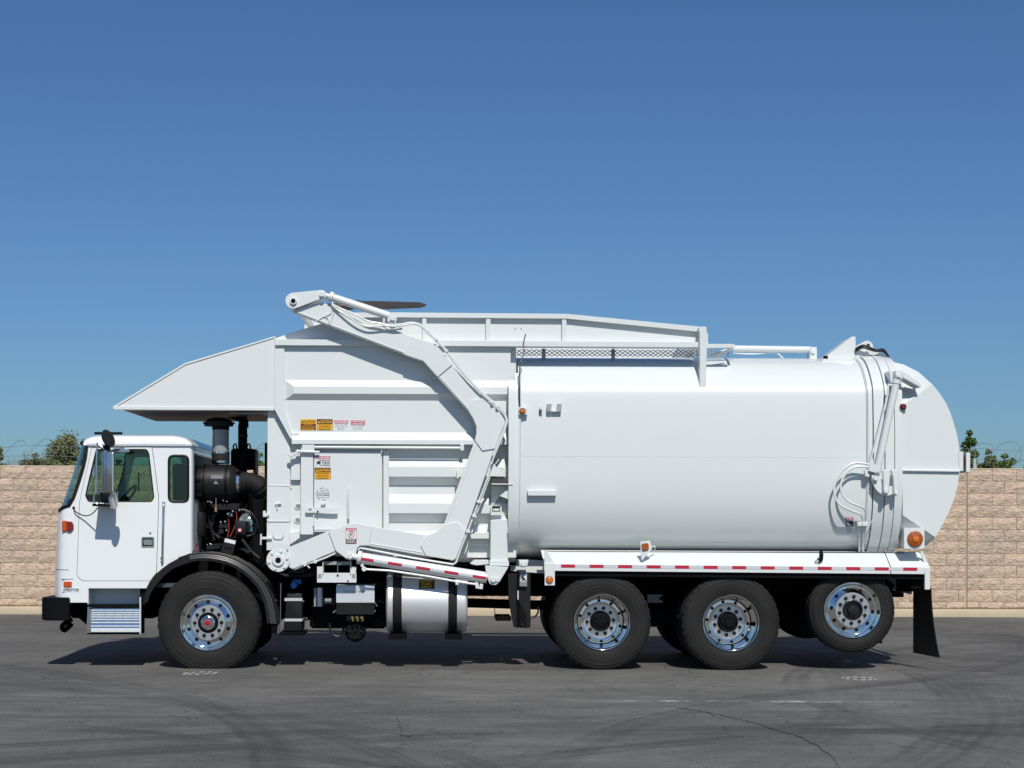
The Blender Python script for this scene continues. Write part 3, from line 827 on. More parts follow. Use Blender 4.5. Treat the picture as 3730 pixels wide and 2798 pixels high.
def wheel(px, py, yf, Rt, tw, kind, a0=0.0, ground=True):
    c = W(px, py, yf); cx, cz = c.x, c.z
    root = empty('wheel', (cx, yf, cz), T)
    ty = obj('tyre', tyre_bm(cx, yf, cz, Rt, tw, ground=ground), M['rubber'], root, angle=22)
    if kind == 'rear':
        rp = [(0.309, 0.022), (0.309, 0.008), (0.303, 0.002), (0.296, 0.004), (0.289, 0.014), (0.283, 0.045), (0.278, 0.11), (0.272, 0.16), (0.266, 0.20), (0.258, 0.225), (0.245, 0.245), (0.215, 0.248), (0.197, 0.240), (0.188, 0.232)]
        dp = [(0.188, 0.232), (0.184, 0.228), (0.112, 0.228), (0.112, 0.26)]
        td = 0.228; th = 0.2475; hr = 0.225; tilt = 0.0
    else:
        rp = [(0.309, 0.022), (0.309, 0.008), (0.303, 0.002), (0.297, 0.004), (0.291, 0.014), (0.282, 0.034), (0.272, 0.046), (0.262, 0.051), (0.256, 0.050), (0.250, 0.046), (0.192, 0.014), (0.188, 0.010)]
        dp = [(0.188, 0.010), (0.184, 0.006), (0.112, 0.006), (0.112, 0.05)]
        td = 0.006; th = 0.0315; hr = 0.225; tilt = math.atan2(0.032, 0.058)
    rim = obj('rim', lathe(rp, (cx, yf, cz), 96), M['chrome'], root, angle=40)
    obj('wheel_disc', lathe(dp, (cx, yf, cz), 64), M['disc'], root, angle=40)
    for k in range(10):
        a = 2 * math.pi * (k + a0) / 10 + math.pi / 2
        u = Vector((math.cos(a), 0, math.sin(a)))
        n = (Vector((0, -1, 0)) * math.cos(tilt) + u * math.sin(tilt)).normalized()
        p = Vector((cx, yf + th, cz)) + u * hr
        obj('hand_hole', cyl(p + n * 0.0025, p - n * 0.003, 0.0175 if kind == 'rear' else 0.0205, 18), M['chassis'], root)
        a = 2 * math.pi * (k + a0 + 0.5) / 10 + math.pi / 2
        u = Vector((math.cos(a), 0, math.sin(a)))
        p = Vector((cx, yf + td, cz)) + u * 0.145
        bm = cyl(p + Vector((0, 0.002, 0)), p - Vector((0, 0.006, 0)), 0.0205, 14)
        add_cyl(bm, p, p - Vector((0, 0.030, 0)), 0.0150, 6, r2=0.0135)
        add_cyl(bm, p, p - Vector((0, 0.040, 0)), 0.0085, 8)
        obj('lug_nut', bm, M['nut'], root)
    if kind == 'front':
        obj('hub_seal', lathe([(0.112, 0.03), (0.112, 0.002), (0.106, -0.004), (0.086, -0.004), (0.084, 0.004)], (cx, yf, cz), 40), M['black'], root)
        bm = lathe([(0.084, 0.004), (0.082, -0.012), (0.076, -0.022), (0.058, -0.028), (0.048, -0.040), (0.044, -0.046), (0.033, -0.046)], (cx, yf, cz), 40)
        for k in range(6):
            a = k * math.pi / 3 + 0.5; p = Vector((cx + 0.066 * math.cos(a), yf - 0.024, cz + 0.066 * math.sin(a)))
            add_cyl(bm, p, p - Vector((0, 0.010, 0)), 0.009, 6)
        obj('hub', bm, M['chrome'], root)
        obj('hub_cap', lathe([(0.034, -0.044), (0.031, -0.050), (0.022, -0.052), (0.018, -0.056), (0.0, -0.057)], (cx, yf, cz), 32), M['redcap'], root)
    elif kind == 'rear':
        bm = lathe([(0.114, 0.26), (0.114, 0.205), (0.106, 0.190), (0.096, 0.186), (0.094, 0.115), (0.088, 0.104), (0.055, 0.100), (0.05, 0.085), (0.0, 0.082)], (cx, yf, cz), 40)
        for k in range(8):
            a = k * math.pi / 4; p = Vector((cx + 0.074 * math.cos(a), yf + 0.103, cz + 0.074 * math.sin(a)))
            add_cyl(bm, p, p - Vector((0, 0.018, 0)), 0.010, 6)
        obj('hub', bm, M['black'], root, angle=40)
    else:
        bm = lathe([(0.112, 0.05), (0.112, 0.0), (0.106, -0.004), (0.094, -0.004), (0.088, 0.03), (0.055, 0.03), (0.05, -0.02), (0.03, -0.024), (0.0, -0.024)], (cx, yf, cz), 40)
        for k in range(6):
            a = k * math.pi / 3; p = Vector((cx + 0.042 * math.cos(a), yf + 0.0, cz + 0.042 * math.sin(a)))
            add_cyl(bm, p, p - Vector((0, 0.022, 0)), 0.013, 6)
        obj('hub', bm, M['nut'], root, angle=40)
    # inner dual and the far-side pair
    def far(y):
        r2 = empty('wheel', (cx, y, cz), T)
        t2 = ty.copy(); col.objects.link(t2); t2.parent = r2; ORG[t2] = ORG[ty] + Vector((0, y - yf, 0))
        obj('wheel_disc', lathe([(0.30, tw * .6), (0.29, tw * .5), (0.19, tw * .45), (0.0, tw * .45)], (cx, y, cz), 32), M['chassis'], r2)
    if kind == 'rear': far(yf + 0.335); far(YM - yf - 0.335 - tw)
    far(YM - yf - tw)
    P('axle', cyl((cx, yf + tw * .5, cz), (cx, YM - yf - tw * .5, cz), 0.085 if kind == 'rear' else 0.06, 16), 'chassis')
    if kind == 'rear': P('differential', lathe([(0.0, -0.24), (0.12, -0.2), (0.2, -0.1), (0.22, 0.0), (0.2, 0.1), (0.12, 0.2), (0.0, 0.24)], (cx, YM / 2, cz), 24), 'chassis')
    return root
wheel(758, 2268.5, 0.06, 0.558, 0.31, 'front', 0.03)
wheel(2194, 2267, 0.07, 0.534, 0.285, 'rear', 0.1)
wheel(2664, 2270, 0.07, 0.534, 0.285, 'rear', 0.35)
wheel(3106, 2222, 0.10, 0.470, 0.26, 'tag', 0.35, ground=False)
# suspension, brake drums
for px in (2194, 2664):
    c = X(px, .6)
    P('leaf_spring', box(c - 0.45, c + 0.45, 0.80, 0.88, 0.60, 0.66), 'chassis')
    P('brake_drum', cyl((c, 0.33, Z(2268, .3)), (c, 0.58, Z(2268, .3)), 0.21, 24), 'chassis')
P('underbody_filler', box(X(2060, 1.2), X(3160, 1.2), 1.1, 1.5, .42, .80, 0.02), 'chassis')  # added dark block, blacks out the gaps between the rear wheels
P('walking_beam', box(X(2194, .8), X(2664, .8), 0.79, 0.90, 0.42, 0.62, 0.02), 'chassis')
P('air_bag', lathe([(0.0, 0.0), (0.12, 0.0), (0.16, 0.05), (0.13, 0.1), (0.16, 0.16), (0.12, 0.22), (0.0, 0.22)], (X(2430, .6), 0.75, 0.70), 20, axis='Z'), 'chassis')
o = P('data_plate', pbox(2358, 2414, 2166, 2196, 0.62, 0.625, 0), 'dgrey')

# ---- cab
CN, CF = 0.15, YM - 0.15
side = [(316, 1621), (690, 1621), (690, 2016), (682, 2019), (655, 2031), (615, 2053), (574, 2085), (544, 2121), (533, 2143), (319, 2143), (319, 2195), (250, 2195), (250, 1848), (267, 1821), (281, 1780), (295, 1737), (308, 1690), (314, 1658)]
door = [(334, 1630), (554, 1627), (560, 1664), (579, 1810), (579, 1835), (574, 1998), (571, 2088), (548, 2117), (303, 2117), (291, 2111), (279, 2097), (280, 2083), (286, 1903), (289, 1829), (303, 1764)]
win = [(351, 1637), (535, 1637), (543, 1655), (561, 1812), (552, 1828), (322, 1828), (312, 1806), (318, 1776)]
qwin = [(613, 1658), (688, 1658), (688, 1829), (613, 1829)]
sx, dx_, wx, qx = xz(side, CN), xz(door, CN), fillet(xz(win, CN), 0.035), fillet(xz(qwin, CN), 0.06)
def shrink(pts, d):
    cx = sum(p[0] for p in pts) / len(pts); cz = sum(p[1] for p in pts) / len(pts)
    w = max(p[0] for p in pts) - min(p[0] for p in pts); h = max(p[1] for p in pts) - min(p[1] for p in pts)
    return [(cx + (p[0] - cx) * (1 - 2 * d / w), cz + (p[1] - cz) * (1 - 2 * d / h)) for p in pts]
dpan = shrink(dx_, 0.006)
cab = P('cab_side', prism_hole(sx, [dx_, qx], CN, CN + 0.04), 'cab')
P('cab_side', flip(prism_hole(sx, [wx, qx], CN, CN + 0.04)), 'cab')
dr = P('cab_door', prism_hole(dpan, [wx], CN - 0.004, CN + 0.035), 'cab')
P('door_jamb', prism_hole(shrink(dx_, -0.01), [shrink(dx_, 0.035)], CN + 0.036, CN + 0.05), 'dgrey')
P('window_pane', add_prism(nbm(), shrink(wx, -0.008), CN + 0.012, CN + 0.018), 'glass', dr)
P('window_seal', tube([(x, CN + 0.002, z) for x, z in wx], 0.009, 6, closed=True), 'plastic', dr)
P('quarter_window', add_prism(nbm(), shrink(qx, -0.008), CN + 0.012, CN + 0.018), 'glass')
P('window_seal', tube([(x, CN + 0.0, z) for x, z in shrink(qx, 0.006)], 0.014, 6, closed=True), 'plastic')
P('window_pane', flip(add_prism(nbm(), shrink(wx, -0.008), CN + 0.012, CN + 0.018)), 'glass')
P('quarter_window', flip(add_prism(nbm(), shrink(qx, -0.008), CN + 0.012, CN + 0.018)), 'glass')
# rounded cab corner and back
xr = X(699, CN)
bm = nbm(); rows = []
for py in (1621, 1720, 1820, 1920, 2016):
    z = Z(py, CN, 690)
    near = [(xr - 0.035 + 0.035 * math.sin(R(a)), CN + 0.035 - 0.035 * math.cos(R(a)), z) for a in range(0, 91, 15)]
    rows.append(near + [(x, YM - y, z) for x, y, z in near[::-1]])
grid(rows, bm)
P('cab_back', bm, 'cab', recalc=False)
P('cab_back_liner', box(xr - 0.05, xr - 0.04, CN + 0.05, CF - 0.05, Z(2016, CN), Z(1840, CN), 0), 'dash')
P('rear_window', box(xr - 0.006, xr + 0.008, CN + 0.16, CF - 0.16, Z(1822, CN), Z(1656, CN), 0.003), 'black')
P('rear_trim', box(xr - 0.004, xr + 0.014, CN + 0.06, CF - 0.06, Z(1650, CN), Z(1643, CN), 0.003), 'steel')
P('rear_trim', box(xr + 0.0, xr + 0.012, CN + 0.035, CN + 0.05, Z(2012, CN), Z(1640, CN), 0.003), 'steel')
P('cab_floor', box(X(255, .2), xr - 0.04, CN + 0.04, CF - 0.04, Z(2143, CN), Z(2128, CN), 0), 'dash')
# roof
bm = nbm(); rows = []
ro = xz([(303, 1622), (302, 1612), (306, 1601), (314, 1593), (328, 1587), (350, 1584), (420, 1583), (540, 1583), (628, 1583), (655, 1587), (676, 1594), (692, 1606), (700, 1614), (704, 1622)], CN)
zb0 = Z(1622, CN)
for y, k in ((CN - 0.022, 0.0), (CN - 0.022, 0.25), (CN - 0.012, 0.5), (CN + 0.01, 0.72), (CN + 0.05, 0.88), (CN + 0.11, 0.97), (CN + 0.2, 1.0), (YM / 2, 1.03)):
    cxm = (ro[0][0] + ro[-1][0]) / 2
    rows.append([(cxm + (x - cxm) * (0.985 + 0.015 * k), y, zb0 + (z - zb0) * k - (0.014 if k == 0 else 0)) for x, z in ro])
rows += [[(x, YM - y, z) for x, y, z in r] for r in rows[::-1][1:]]
grid(rows, bm)
P('cab_roof', bm, 'cab', angle=50)
P('roof_liner', box(X(316, CN), X(690, CN), CN + 0.02, CF - 0.02, Z(1624, CN), Z(1620, CN), 0), 'dash')
P('drip_rail', box(X(317, CN), X(700, CN), CN - 0.026, CN + 0.01, Z(1623, CN), Z(1619, CN), 0.002), 'cab')
P('sun_visor', box(X(342, 1.9), X(442, 1.9), 1.9, 1.96, Z(1586, 1.9), Z(1577.5, 1.9), 0.002), 'black')
# nose and windshield
FX = [(2195, 190), (2181, 190.5), (2080, 192), (2000, 196.5), (1930, 203), (1889, 208), (1866, 214), (1850, 221), (1625, 297), (1600, 306)]
SX = [(2195, 250), (1848, 250), (1821, 267), (1780, 281), (1737, 295), (1690, 308), (1658, 314), (1621, 316)]
NA = 16
def nose_row(pyf):
    out = []
    for i in range(NA + 1):
        a = math.pi / 2 * i / NA
        py = pyf(i / NA)
        xs = X(interp(SX, py), CN, py); xf = X(interp(FX, py), 0.5, py) - 0.012
        e = 2 / 2.7
        y = YM / 2 - (YM / 2 - CN) * math.cos(a) ** e if a < math.pi / 2 - 1e-6 else YM / 2
        x = xs - (xs - xf) * math.sin(a) ** e
        out.append(Vector((x, y, Z(py, CN))))
    return out + [Vector((p.x, YM - p.y, p.z)) for p in out[::-1][1:]]
def wsb(t): return 1846 + 20 * min(1, t / 0.45)
rows = [nose_row(lambda t, p=p: p) for p in (2195, 2150, 2081.5)]
P('nose_skirt', grid(rows), 'cab', recalc=False)
rows = [nose_row(lambda t, p=p: p) for p in (2079, 2020, 1960, 1910, 1885)] + [nose_row(wsb)]
P('nose_panel', grid(rows), 'cab', recalc=False)
wt = 1617
rows = [nose_row(lambda t, k=k: wsb(t) + (wt - wsb(t)) * k / 8) for k in range(9)]
edge = rows[0] + [r[-1] for r in rows[1:]] + rows[-1][::-1] + [r[0] for r in rows[::-1][1:-1]]
ws = P('windshield', grid(rows), 'wsglass', recalc=False)
P('windshield_seal', tube(edge, 0.020, 6, closed=True), 'plastic', ws)
# interior
P('dashboard', box(X(262, .5), X(372, .5), CN + 0.08, CF - 0.08, Z(2000, .5), Z(1822, .5), 0.03, 2), 'dash')
P('instrument_hood', box(X(300, .6), X(392, .6), 0.45, 1.05, Z(1850, .6), Z(1806, .6), 0.04, 2), 'dash')
sw = W(462, 1812, 0.75)
bm = nbm(); add_tube(bm, [sw + Vector((0.17 * math.cos(a) * 0.55, 0.21 * math.sin(a), 0.17 * math.cos(a) * 0.75)) for a in [k * math.pi / 10 for k in range(20)]], 0.017, 8, closed=True)
add_tube(bm, [sw, sw + Vector((-0.16, 0, -0.12))], 0.03, 8); add_tube(bm, [sw + Vector((0, -0.2, 0)), sw + Vector((0, 0.2, 0))], 0.014, 6)
P('steering_wheel', bm, 'black')
for y in (0.52, 1.55):
    st = empty('seat', (X(600, y), y, Z(1990, y)), T)
    b = fillet(xz([(628, 1690), (660, 1688), (676, 1760), (684, 1960), (640, 1960), (630, 1800)], y), 0.04)
    P('seat_back', add_prism(nbm(), b, y, y + 0.48, 0.03, 2), 'seatf', st)
    P('seat_cushion', add_prism(nbm(), fillet(xz([(520, 1925), (650, 1935), (650, 1990), (525, 1985)], y), 0.04), y, y + 0.5, 0.03, 2), 'seatf', st)
P('grab_pillar', tube([W(505, 1720, 2.2), W(505, 1790, 2.2)], 0.012, 6), 'black')
# door furniture
P('door_handle', add_prism(nbm(), fillet(xz([(514, 1955), (562, 1955), (562, 1995), (514, 1995)], CN - .012), 0.02), CN - 0.012, CN + 0.002, 0.004), 'chrome', dr)
P('handle_cup', pbox(519, 557, 1960, 1990, CN - 0.014, CN - 0.006, 0.003), 'black', dr)
P('handle_paddle', prism([(522, 1966), (538, 1964), (556, 1966), (555, 1986), (524, 1985)], CN - 0.024, CN - 0.012, 0.005), 'steel', dr)
P('door_lock', pc(547, 1942, CN - 0.010, CN, 4.5), 'steel', dr)
bm = ptube([(596, 1836, CN - 0.01), (596, 1840, CN - 0.06), (595, 1850, CN - 0.07), (591, 2028, CN - 0.07), (590, 2036, CN - 0.06), (589, 2042, CN - 0.01)], 0, 0.012, 10)
gr = P('grab_rail', bm, 'steel')
for a, b in ((596, 1838), (589, 2040)): P('rail_foot', prism([(a - 6, b - 10), (a + 6, b - 10), (a + 5, b + 10), (a - 4, b + 10)], CN - 0.012, CN + 0.001, 0.003), 'steel', gr)
tl = P('turn_signal', prism([(243, 1899), (262, 1901), (267, 1912), (267, 1924), (258, 1936), (243, 1936)], CN - 0.03, CN + 0.08, 0.006), 'redl')
P('signal_lens', pbox(225, 243, 1897, 1935, CN - 0.02, CN + 0.06, 0.006), 'orange', tl)
ml = P('marker_lamp', pbox(231, 261, 2119, 2139, CN - 0.012, CN + 0.05, 0.004), 'orange')
bm = nbm(); a = W(258.5, 2149, CN - .003); add_text(bm, 'XPEDITOR', a.x, a.z, CN - 0.004, LN(60), LN(11), bold=0.03)
P('model_lettering', bm, 'dblack', smooth=False)
P('name_plate', pbox(226, 292, 2142, 2157, CN - 0.002, CN + 0.04, 0.001), 'cab')
P('panel_groove', box(X(225, CN), X(268, CN), CN - 0.003, CN + 0.03, Z(2114.5, CN), Z(2112.5, CN), 0), 'dgrey')
P('grommet', pc(268, 1850, CN - 0.008, CN + 0.05, 5), 'black')
# mirrors
mr = empty('side_mirror', W(390, 1850, -0.1), T)
MY = -0.17
P('mirror_head', add_prism(nbm(), fillet(xz([(370, 1650), (414, 1648), (410, 1792), (371, 1792)], MY), 0.02), MY, MY + 0.07, 0.006, 2), 'mirrorback', mr)
for a_ in (375, 385): P('mirror_seam', pbox(a_, a_ + 1.2, 1654, 1788, MY - 0.002, MY + 0.01, 0), 'nut', mr)
P('mirror_edge', pbox(408, 414, 1652, 1790, MY - 0.004, MY + 0.02, 0.002), 'chrome', mr)
c = W(392, 1598, MY)
ax = Vector((0.80, -0.40, 0.36)).normalized()
u, v = frame_of(ax)
bm = nbm(); rows = []
for r, t in ((0.0, 0.03), (0.05, 0.025), (0.085, 0.012), (0.100, -0.006), (0.102, -0.014)):
    if r == 0: continue
    rows.append([c - ax * t + (u * math.cos(2 * math.pi * k / 28) + v * math.sin(2 * math.pi * k / 28) * 0.98) * r for k in range(29)])
grid(rows, bm); bm.faces.new([bm.verts.new(p) for p in rows[0][:-1]]); bm.faces.new([bm.verts.new(p) for p in rows[-1][:-1]])
bmesh.ops.remove_doubles(bm, verts=bm.verts, dist=1e-5)
P('round_mirror', bm, 'plastic', mr)
P('mirror_stem', ptube([(380, 1600, MY + .02), (384, 1622, MY), (384, 1646, MY)], 0, 0.011, 8), 'chrome', mr)
P('mirror_clamp', pbox(367, 398, 1622, 1640, MY - 0.02, MY + 0.06, 0.008), 'black', mr)
P('upper_arm', ptube([(352, 1618, MY), (362, 1617, MY), (384, 1640, MY), (412, 1637, 0.02), (450, 1634, CN - 0.01)], 0, 0.010, 8, smooth=4), 'steel', mr)
P('mirror_tube', ptube([(354, 1617, MY), (353, 1640, MY), (351, 1700, MY), (350, 1796, MY)], 0, 0.0095, 8), 'steel', mr)
P('mirror_loop', ptube([(372, 1790, MY), (352, 1795, MY), (343, 1812, MY), (347, 1832, MY), (370, 1838, MY), (395, 1836, MY)], 0, 0.009, 8, smooth=5), 'steel', mr)
P('mirror_bracket', prism([(336, 1834), (398, 1836), (398, 1846), (336, 1844)], MY - 0.01, CN, 0.004), 'black', mr)
P('mirror_motor', prism([(362, 1795), (408, 1794), (410, 1832), (366, 1832)], MY + 0.01, MY + 0.10, 0.012, 2), 'black', mr)
c = W(413, 1824, MY - 0.03)
bm = nbm(); rows = []
ax = Vector((0.80, -0.52, 0.12)).normalized(); u, v = frame_of(ax)
rows = [[c - ax * t + (u * math.cos(2 * math.pi * k / 24) * 0.85 + v * math.sin(2 * math.pi * k / 24) * 1.25) * r for k in range(25)] for r, t in ((0.01, 0.035), (0.045, 0.028), (0.07, 0.010), (0.074, -0.006))]
grid(rows, bm); bm.faces.new([bm.verts.new(p) for p in rows[0][:-1]]); bm.faces.new([bm.verts.new(p) for p in rows[-1][:-1]])
bmesh.ops.remove_doubles(bm, verts=bm.verts, dist=1e-5)
P('spot_mirror', bm, 'chrome', mr)
P('visor_mirror', add_prism(nbm(), fillet(xz([(401, 1640), (415, 1635), (465, 1636), (473, 1646), (455, 1651), (415, 1650)], 0.0), 0.02), 0.0, 0.05, 0.008, 2), 'steel', mr)
P('mirror_cable', ptube([(268, 1850, CN - .01), (275, 1864, CN - .03), (308, 1879, CN - .06), (335, 1872, 0.0), (356, 1850, MY + .05)], 0, 0.0065, 6, smooth=6), 'hoseb', mr)
P('work_lamp', lathe([(0.0, -0.04), (0.012, -0.038), (0.016, 0.0), (0.014, 0.05), (0.006, 0.11), (0.0, 0.12)], W(342, 1735, 0.02), 12, axis='Z'), 'chrome', mr)
# step well and step
P('step_well', pbox(320, 520, 2143, 2206, CN + 0.22, CN + 0.26, 0), 'cab')
P('step_well_side', box(X(320, CN), X(323, CN), CN + 0.002, CN + 0.22, Z(2205, CN), Z(2144, CN), 0), 'cab')
P('step_well_end', pbox(510, 532, 2144, 2206, CN + 0.05, CN + 0.26, 0), 'black')
stp = P('cab_step', prism([(319, 2203), (512, 2203), (512, 2311), (315, 2311)], CN + 0.05, CN + 0.30, 0.004), 'chassis')
bm = nbm(); 
for (pa, ya), (pb, yb) in (((2211, CN + 0.045), (2304, CN - 0.02)),):
    q = [W(319, pa, ya), W(511, pa, ya), W(511, pb, yb), W(316, pb, yb)]
    bm.faces.new([bm.verts.new(p) for p in q])
P('step_plate', bm, 'steel', stp, smooth=False)
for k, py in enumerate((2223, 2232, 2240, 2248, 2257, 2268, 2281)):
    t = (py - 2211) / 93; y = CN + 0.045 - 0.065 * t - 0.012
    x0 = 334 - k * 0.6
    bm = nbm()
    cuts = [x0] + [x0 + 20 - k + i * 33 for i in range(6) if x0 + 20 - k + i * 33 < 506] + [509]
    for a, b in zip(cuts, cuts[1:]):
        q = [W(a + .6, py - 2.2, y + 0.010), W(b - .6, py - 2.2, y + 0.010), W(b - .6, py + 2.0, y - 0.004), W(a + .6, py + 2.0, y - 0.004)]
        add_prism(bm, [(p.x, p.z) for p in q], y - 0.004, y + 0.012, 0.0015)
    P('slat', bm, 'white', stp)
P('step_lip', pbox(331, 510, 2289, 2303, CN - 0.03, CN - 0.015, 0.003), 'white', stp)
P('step_cheek', prism([(318, 2216), (331, 2218), (330, 2305), (314, 2308)], CN - 0.035, CN + 0.05, 0.003), 'steel', stp)
P('step_post', pbox(508, 513, 2176, 2311, CN - 0.02, CN + 0.02, 0.003), 'white', stp)
P('step_bar', pbox(320, 512, 2201, 2211, CN - 0.01, CN + 0.06, 0.003), 'black', stp)
# bumper and tow hook
bx = [X(p, .1) for p in (253, 178, 162)]
xb0 = X(155, .2)
ppl = [(bx[0], 0.09), (bx[1], 0.09), (bx[2], 0.11), (xb0, 0.17)]
ppl = ppl + [(x, YM - y) for x, y in ppl[::-1]] + [(bx[0], YM - 0.2), (X(200, .1), YM - 0.25), (X(200, .1), 0.25), (bx[0], 0.2)]
P('bumper', plan(ppl, Z(2265, .1), Z(2181, .1), 0.012, 2), 'black')
P('tow_hook', ptube([(262, 2255, .5), (240, 2268, .5), (226, 2282, .5), (234, 2296, .5), (252, 2282, .5), (262, 2272, .5)], 0, 0.028, 8, smooth=4), 'chassis')
P('steering_link', ptube([(255, 2216, .6), (300, 2250, .6), (345, 2285, .6), (430, 2300, .6)], 0, 0.03, 8, smooth=4), 'chassis')
P('front_frame_horn', box(X(255, .7), X(560, .7), 0.75, 1.8, 0.50, 0.85, 0.02), 'chassis')
# mudguard
fo = [(522, 2199), (526, 2172), (534, 2145), (558, 2103), (584, 2076), (612, 2055), (648, 2036), (688, 2023), (720, 2018), (751, 2017), (790, 2020), (823, 2027), (862, 2042), (896, 2061), (928, 2086), (956, 2115), (977, 2147), (992, 2181), (1003, 2225), (1010, 2272)]
fi = [(540, 2193), (545, 2170), (556, 2150), (574, 2125), (598, 2098), (628, 2074), (660, 2060), (697, 2048), (726, 2044), (763, 2044), (800, 2051), (828, 2058), (857, 2071), (885, 2089), (912, 2113), (935, 2140), (952, 2172), (962, 2200), (968, 2236), (972, 2272)]
fx, fix = xz(fo, 0.1), xz(fi, 0.1)
fd = P('mudguard', add_prism(nbm(), fx + fix[::-1], 0.10, 0.17, 0.004), 'plastic', angle=40)
top = nbm(); grid([[(x, y, z) for x, z in fx[5:]] for y in (0.10, 0.2, 0.3, 0.4, 0.52)], top); grid([[(x, y, z - 0.012) for x, z in fx[5:]] for y in (0.10, 0.52)], top)
P('mudguard_top', top, 'plastic', fd, angle=50)
for y in (0.15, 0.22, 0.29, 0.36, 0.43, 0.50):
    P('mudguard_rib', tube([(x, y, z + 0.006) for x, z in fx[6:]], 0.012, 6), 'plastic', fd)
for t_ in (0.16, 0.36, 0.56):
    P('mudguard_ridge', tube([(a[0] + (b[0] - a[0]) * t_, 0.098, a[1] + (b[1] - a[1]) * t_) for a, b in list(zip(fx, fix))[7:]], 0.009, 6), 'ridge', fd)
P('mud_flap', prism([(988, 2278), (1012, 2276), (1009, 2330), (1000, 2366), (990, 2345)], 0.2, 0.22, 0.002), 'plastic')
P('inner_wheel_arch', box(X(560, .8), X(1000, .8), 0.80, 0.84, 0.55, 1.25, 0), 'chassis')

# ---- engine bay behind the cab
P('engine_block', box(X(712, .95), X(968, .95), 0.95, 1.75, 0.95, Z(1870, .95), 0.02), 'chassis')
P('radiator', box(X(930, .9), X(972, .9), 0.6, 2.0, 1.0, Z(1800, .9), 0.01), 'chassis')
P('engine_cover', box(X(716, 1.0), X(900, 1.0), 1.2, 1.8, Z(1880, 1.), Z(1780, 1.), 0.03), 'chassis')
ac = empty('air_cleaner', W(793, 1829, .55), T)
yA = 0.62
c = W(793, 1760, yA); ra = LN(68, yA)
xa0, xa1 = X(721, yA), X(866, yA)
P('canister', lathe([(0.0, xa0), (ra * .72, xa0), (ra * .9, xa0 + .012), (ra * .93, xa0 + .05), (ra * .97, xa0 + .055), (ra * .97, xa0 + .085), (ra, xa0 + .09), (ra, xa1 - .08), (ra * .96, xa1 - .06), (ra * .8, xa1 - .01), (ra * .55, xa1), (0.0, xa1)], (0, c.y, c.z), 40, axis='X'), 'plastic', ac)
for k in range(7):
    a = k * 2 * math.pi / 7 + 0.3
    p = Vector((xa0 + 0.02, c.y + ra * .94 * math.cos(a), c.z + ra * .94 * math.sin(a)))
    P('clip', box(p.x - 0.012, p.x + 0.05, p.y - 0.014, p.y + 0.014, p.z - 0.014, p.z + 0.014, 0.004), 'black', ac)
P('canister_label', pbox(769, 812, 1731, 1744, yA - ra - 0.0005, yA - ra + 0.02, 0), 'dgrey', ac)
P('warning_triangle', prism([(786, 1751), (795, 1763), (777, 1763)], yA - ra - 0.0005, yA - ra + 0.01, 0), 'dgrey', ac)
cs = W(804, 1600, yA)
def zc(py): return Z(py, yA)
P('stack', lathe([(LN(30, yA), zc(1650)), (LN(30, yA), zc(1568)), (LN(30.5, yA), zc(1566)), (LN(30.5, yA), zc(1556))], (cs.x, yA, 0), 32, axis='Z'), 'greyp', ac)
P('stack_collar', lathe([(LN(31, yA), zc(1569)), (LN(31, yA), zc(1555))], (cs.x, yA, 0), 32, axis='Z'), 'black', ac)
P('rain_cap', lathe([(LN(28, yA), zc(1557)), (LN(53, yA), zc(1555)), (LN(53, yA), zc(1548)), (LN(58, yA), zc(1546)), (LN(58, yA), zc(1541)), (LN(52, yA), zc(1544)), (LN(42, yA), zc(1530)), (LN(20, yA), zc(1524)), (0.0, zc(1523))], (X(796, yA), yA, 0), 32, axis='Z'), 'plastic', ac, angle=28)
P('rubber_sleeve', lathe([(LN(31, yA), zc(1692)), (LN(32.5, yA), zc(1690)), (LN(32.5, yA), zc(1652)), (LN(31, yA), zc(1648))], (cs.x, yA, 0), 32, axis='Z'), 'rubber', ac)
for py in (1652, 1685): P('hose_clamp', lathe([(LN(33.5, yA), zc(py + 3)), (LN(33.5, yA), zc(py - 3))], (cs.x, yA, 0), 32, axis='Z'), 'steel', ac)
P('outlet_clamp', lathe([(ra * .6, X(864, yA)), (ra * .62, X(865, yA)), (ra * .62, X(875, yA)), (ra * .6, X(876, yA))], (0, yA, zc(1760)), 32, axis='X'), 'chrome', ac)
hp = spline([W(872, 1760, yA), W(905, 1756, yA), W(940, 1768, yA), W(958, 1800, yA + .1), W(962, 1850, yA + .2)], 5)
P('intake_hose', tube(hp, lambda t: LN(37, yA) * (1 - 0.12 * t) + 0.006 * math.sin(t * 42), 20), 'rubber', ac)
for k in (3, 7, 11, 14):
    i = min(k, len(hp) - 2); d = (hp[i + 1] - hp[i - 1]).normalized()
    P('hose_rib', cyl(hp[i] - d * 0.008, hp[i] + d * 0.008, LN(39.5, yA), 20), 'rubber', ac)
for px in (745, 825): P('canister_strap', lathe([(ra * 1.012, X(px, yA)), (ra * 1.012, X(px + 9, yA))], (0, yA, c.z), 40, axis='X'), 'black', ac)
for px in (757, 766, 770, 813, 826): P('bolt', pc(px, 1823 + (px % 3) * 4, yA - 0.12, yA - 0.1, 3), 'steel', ac)
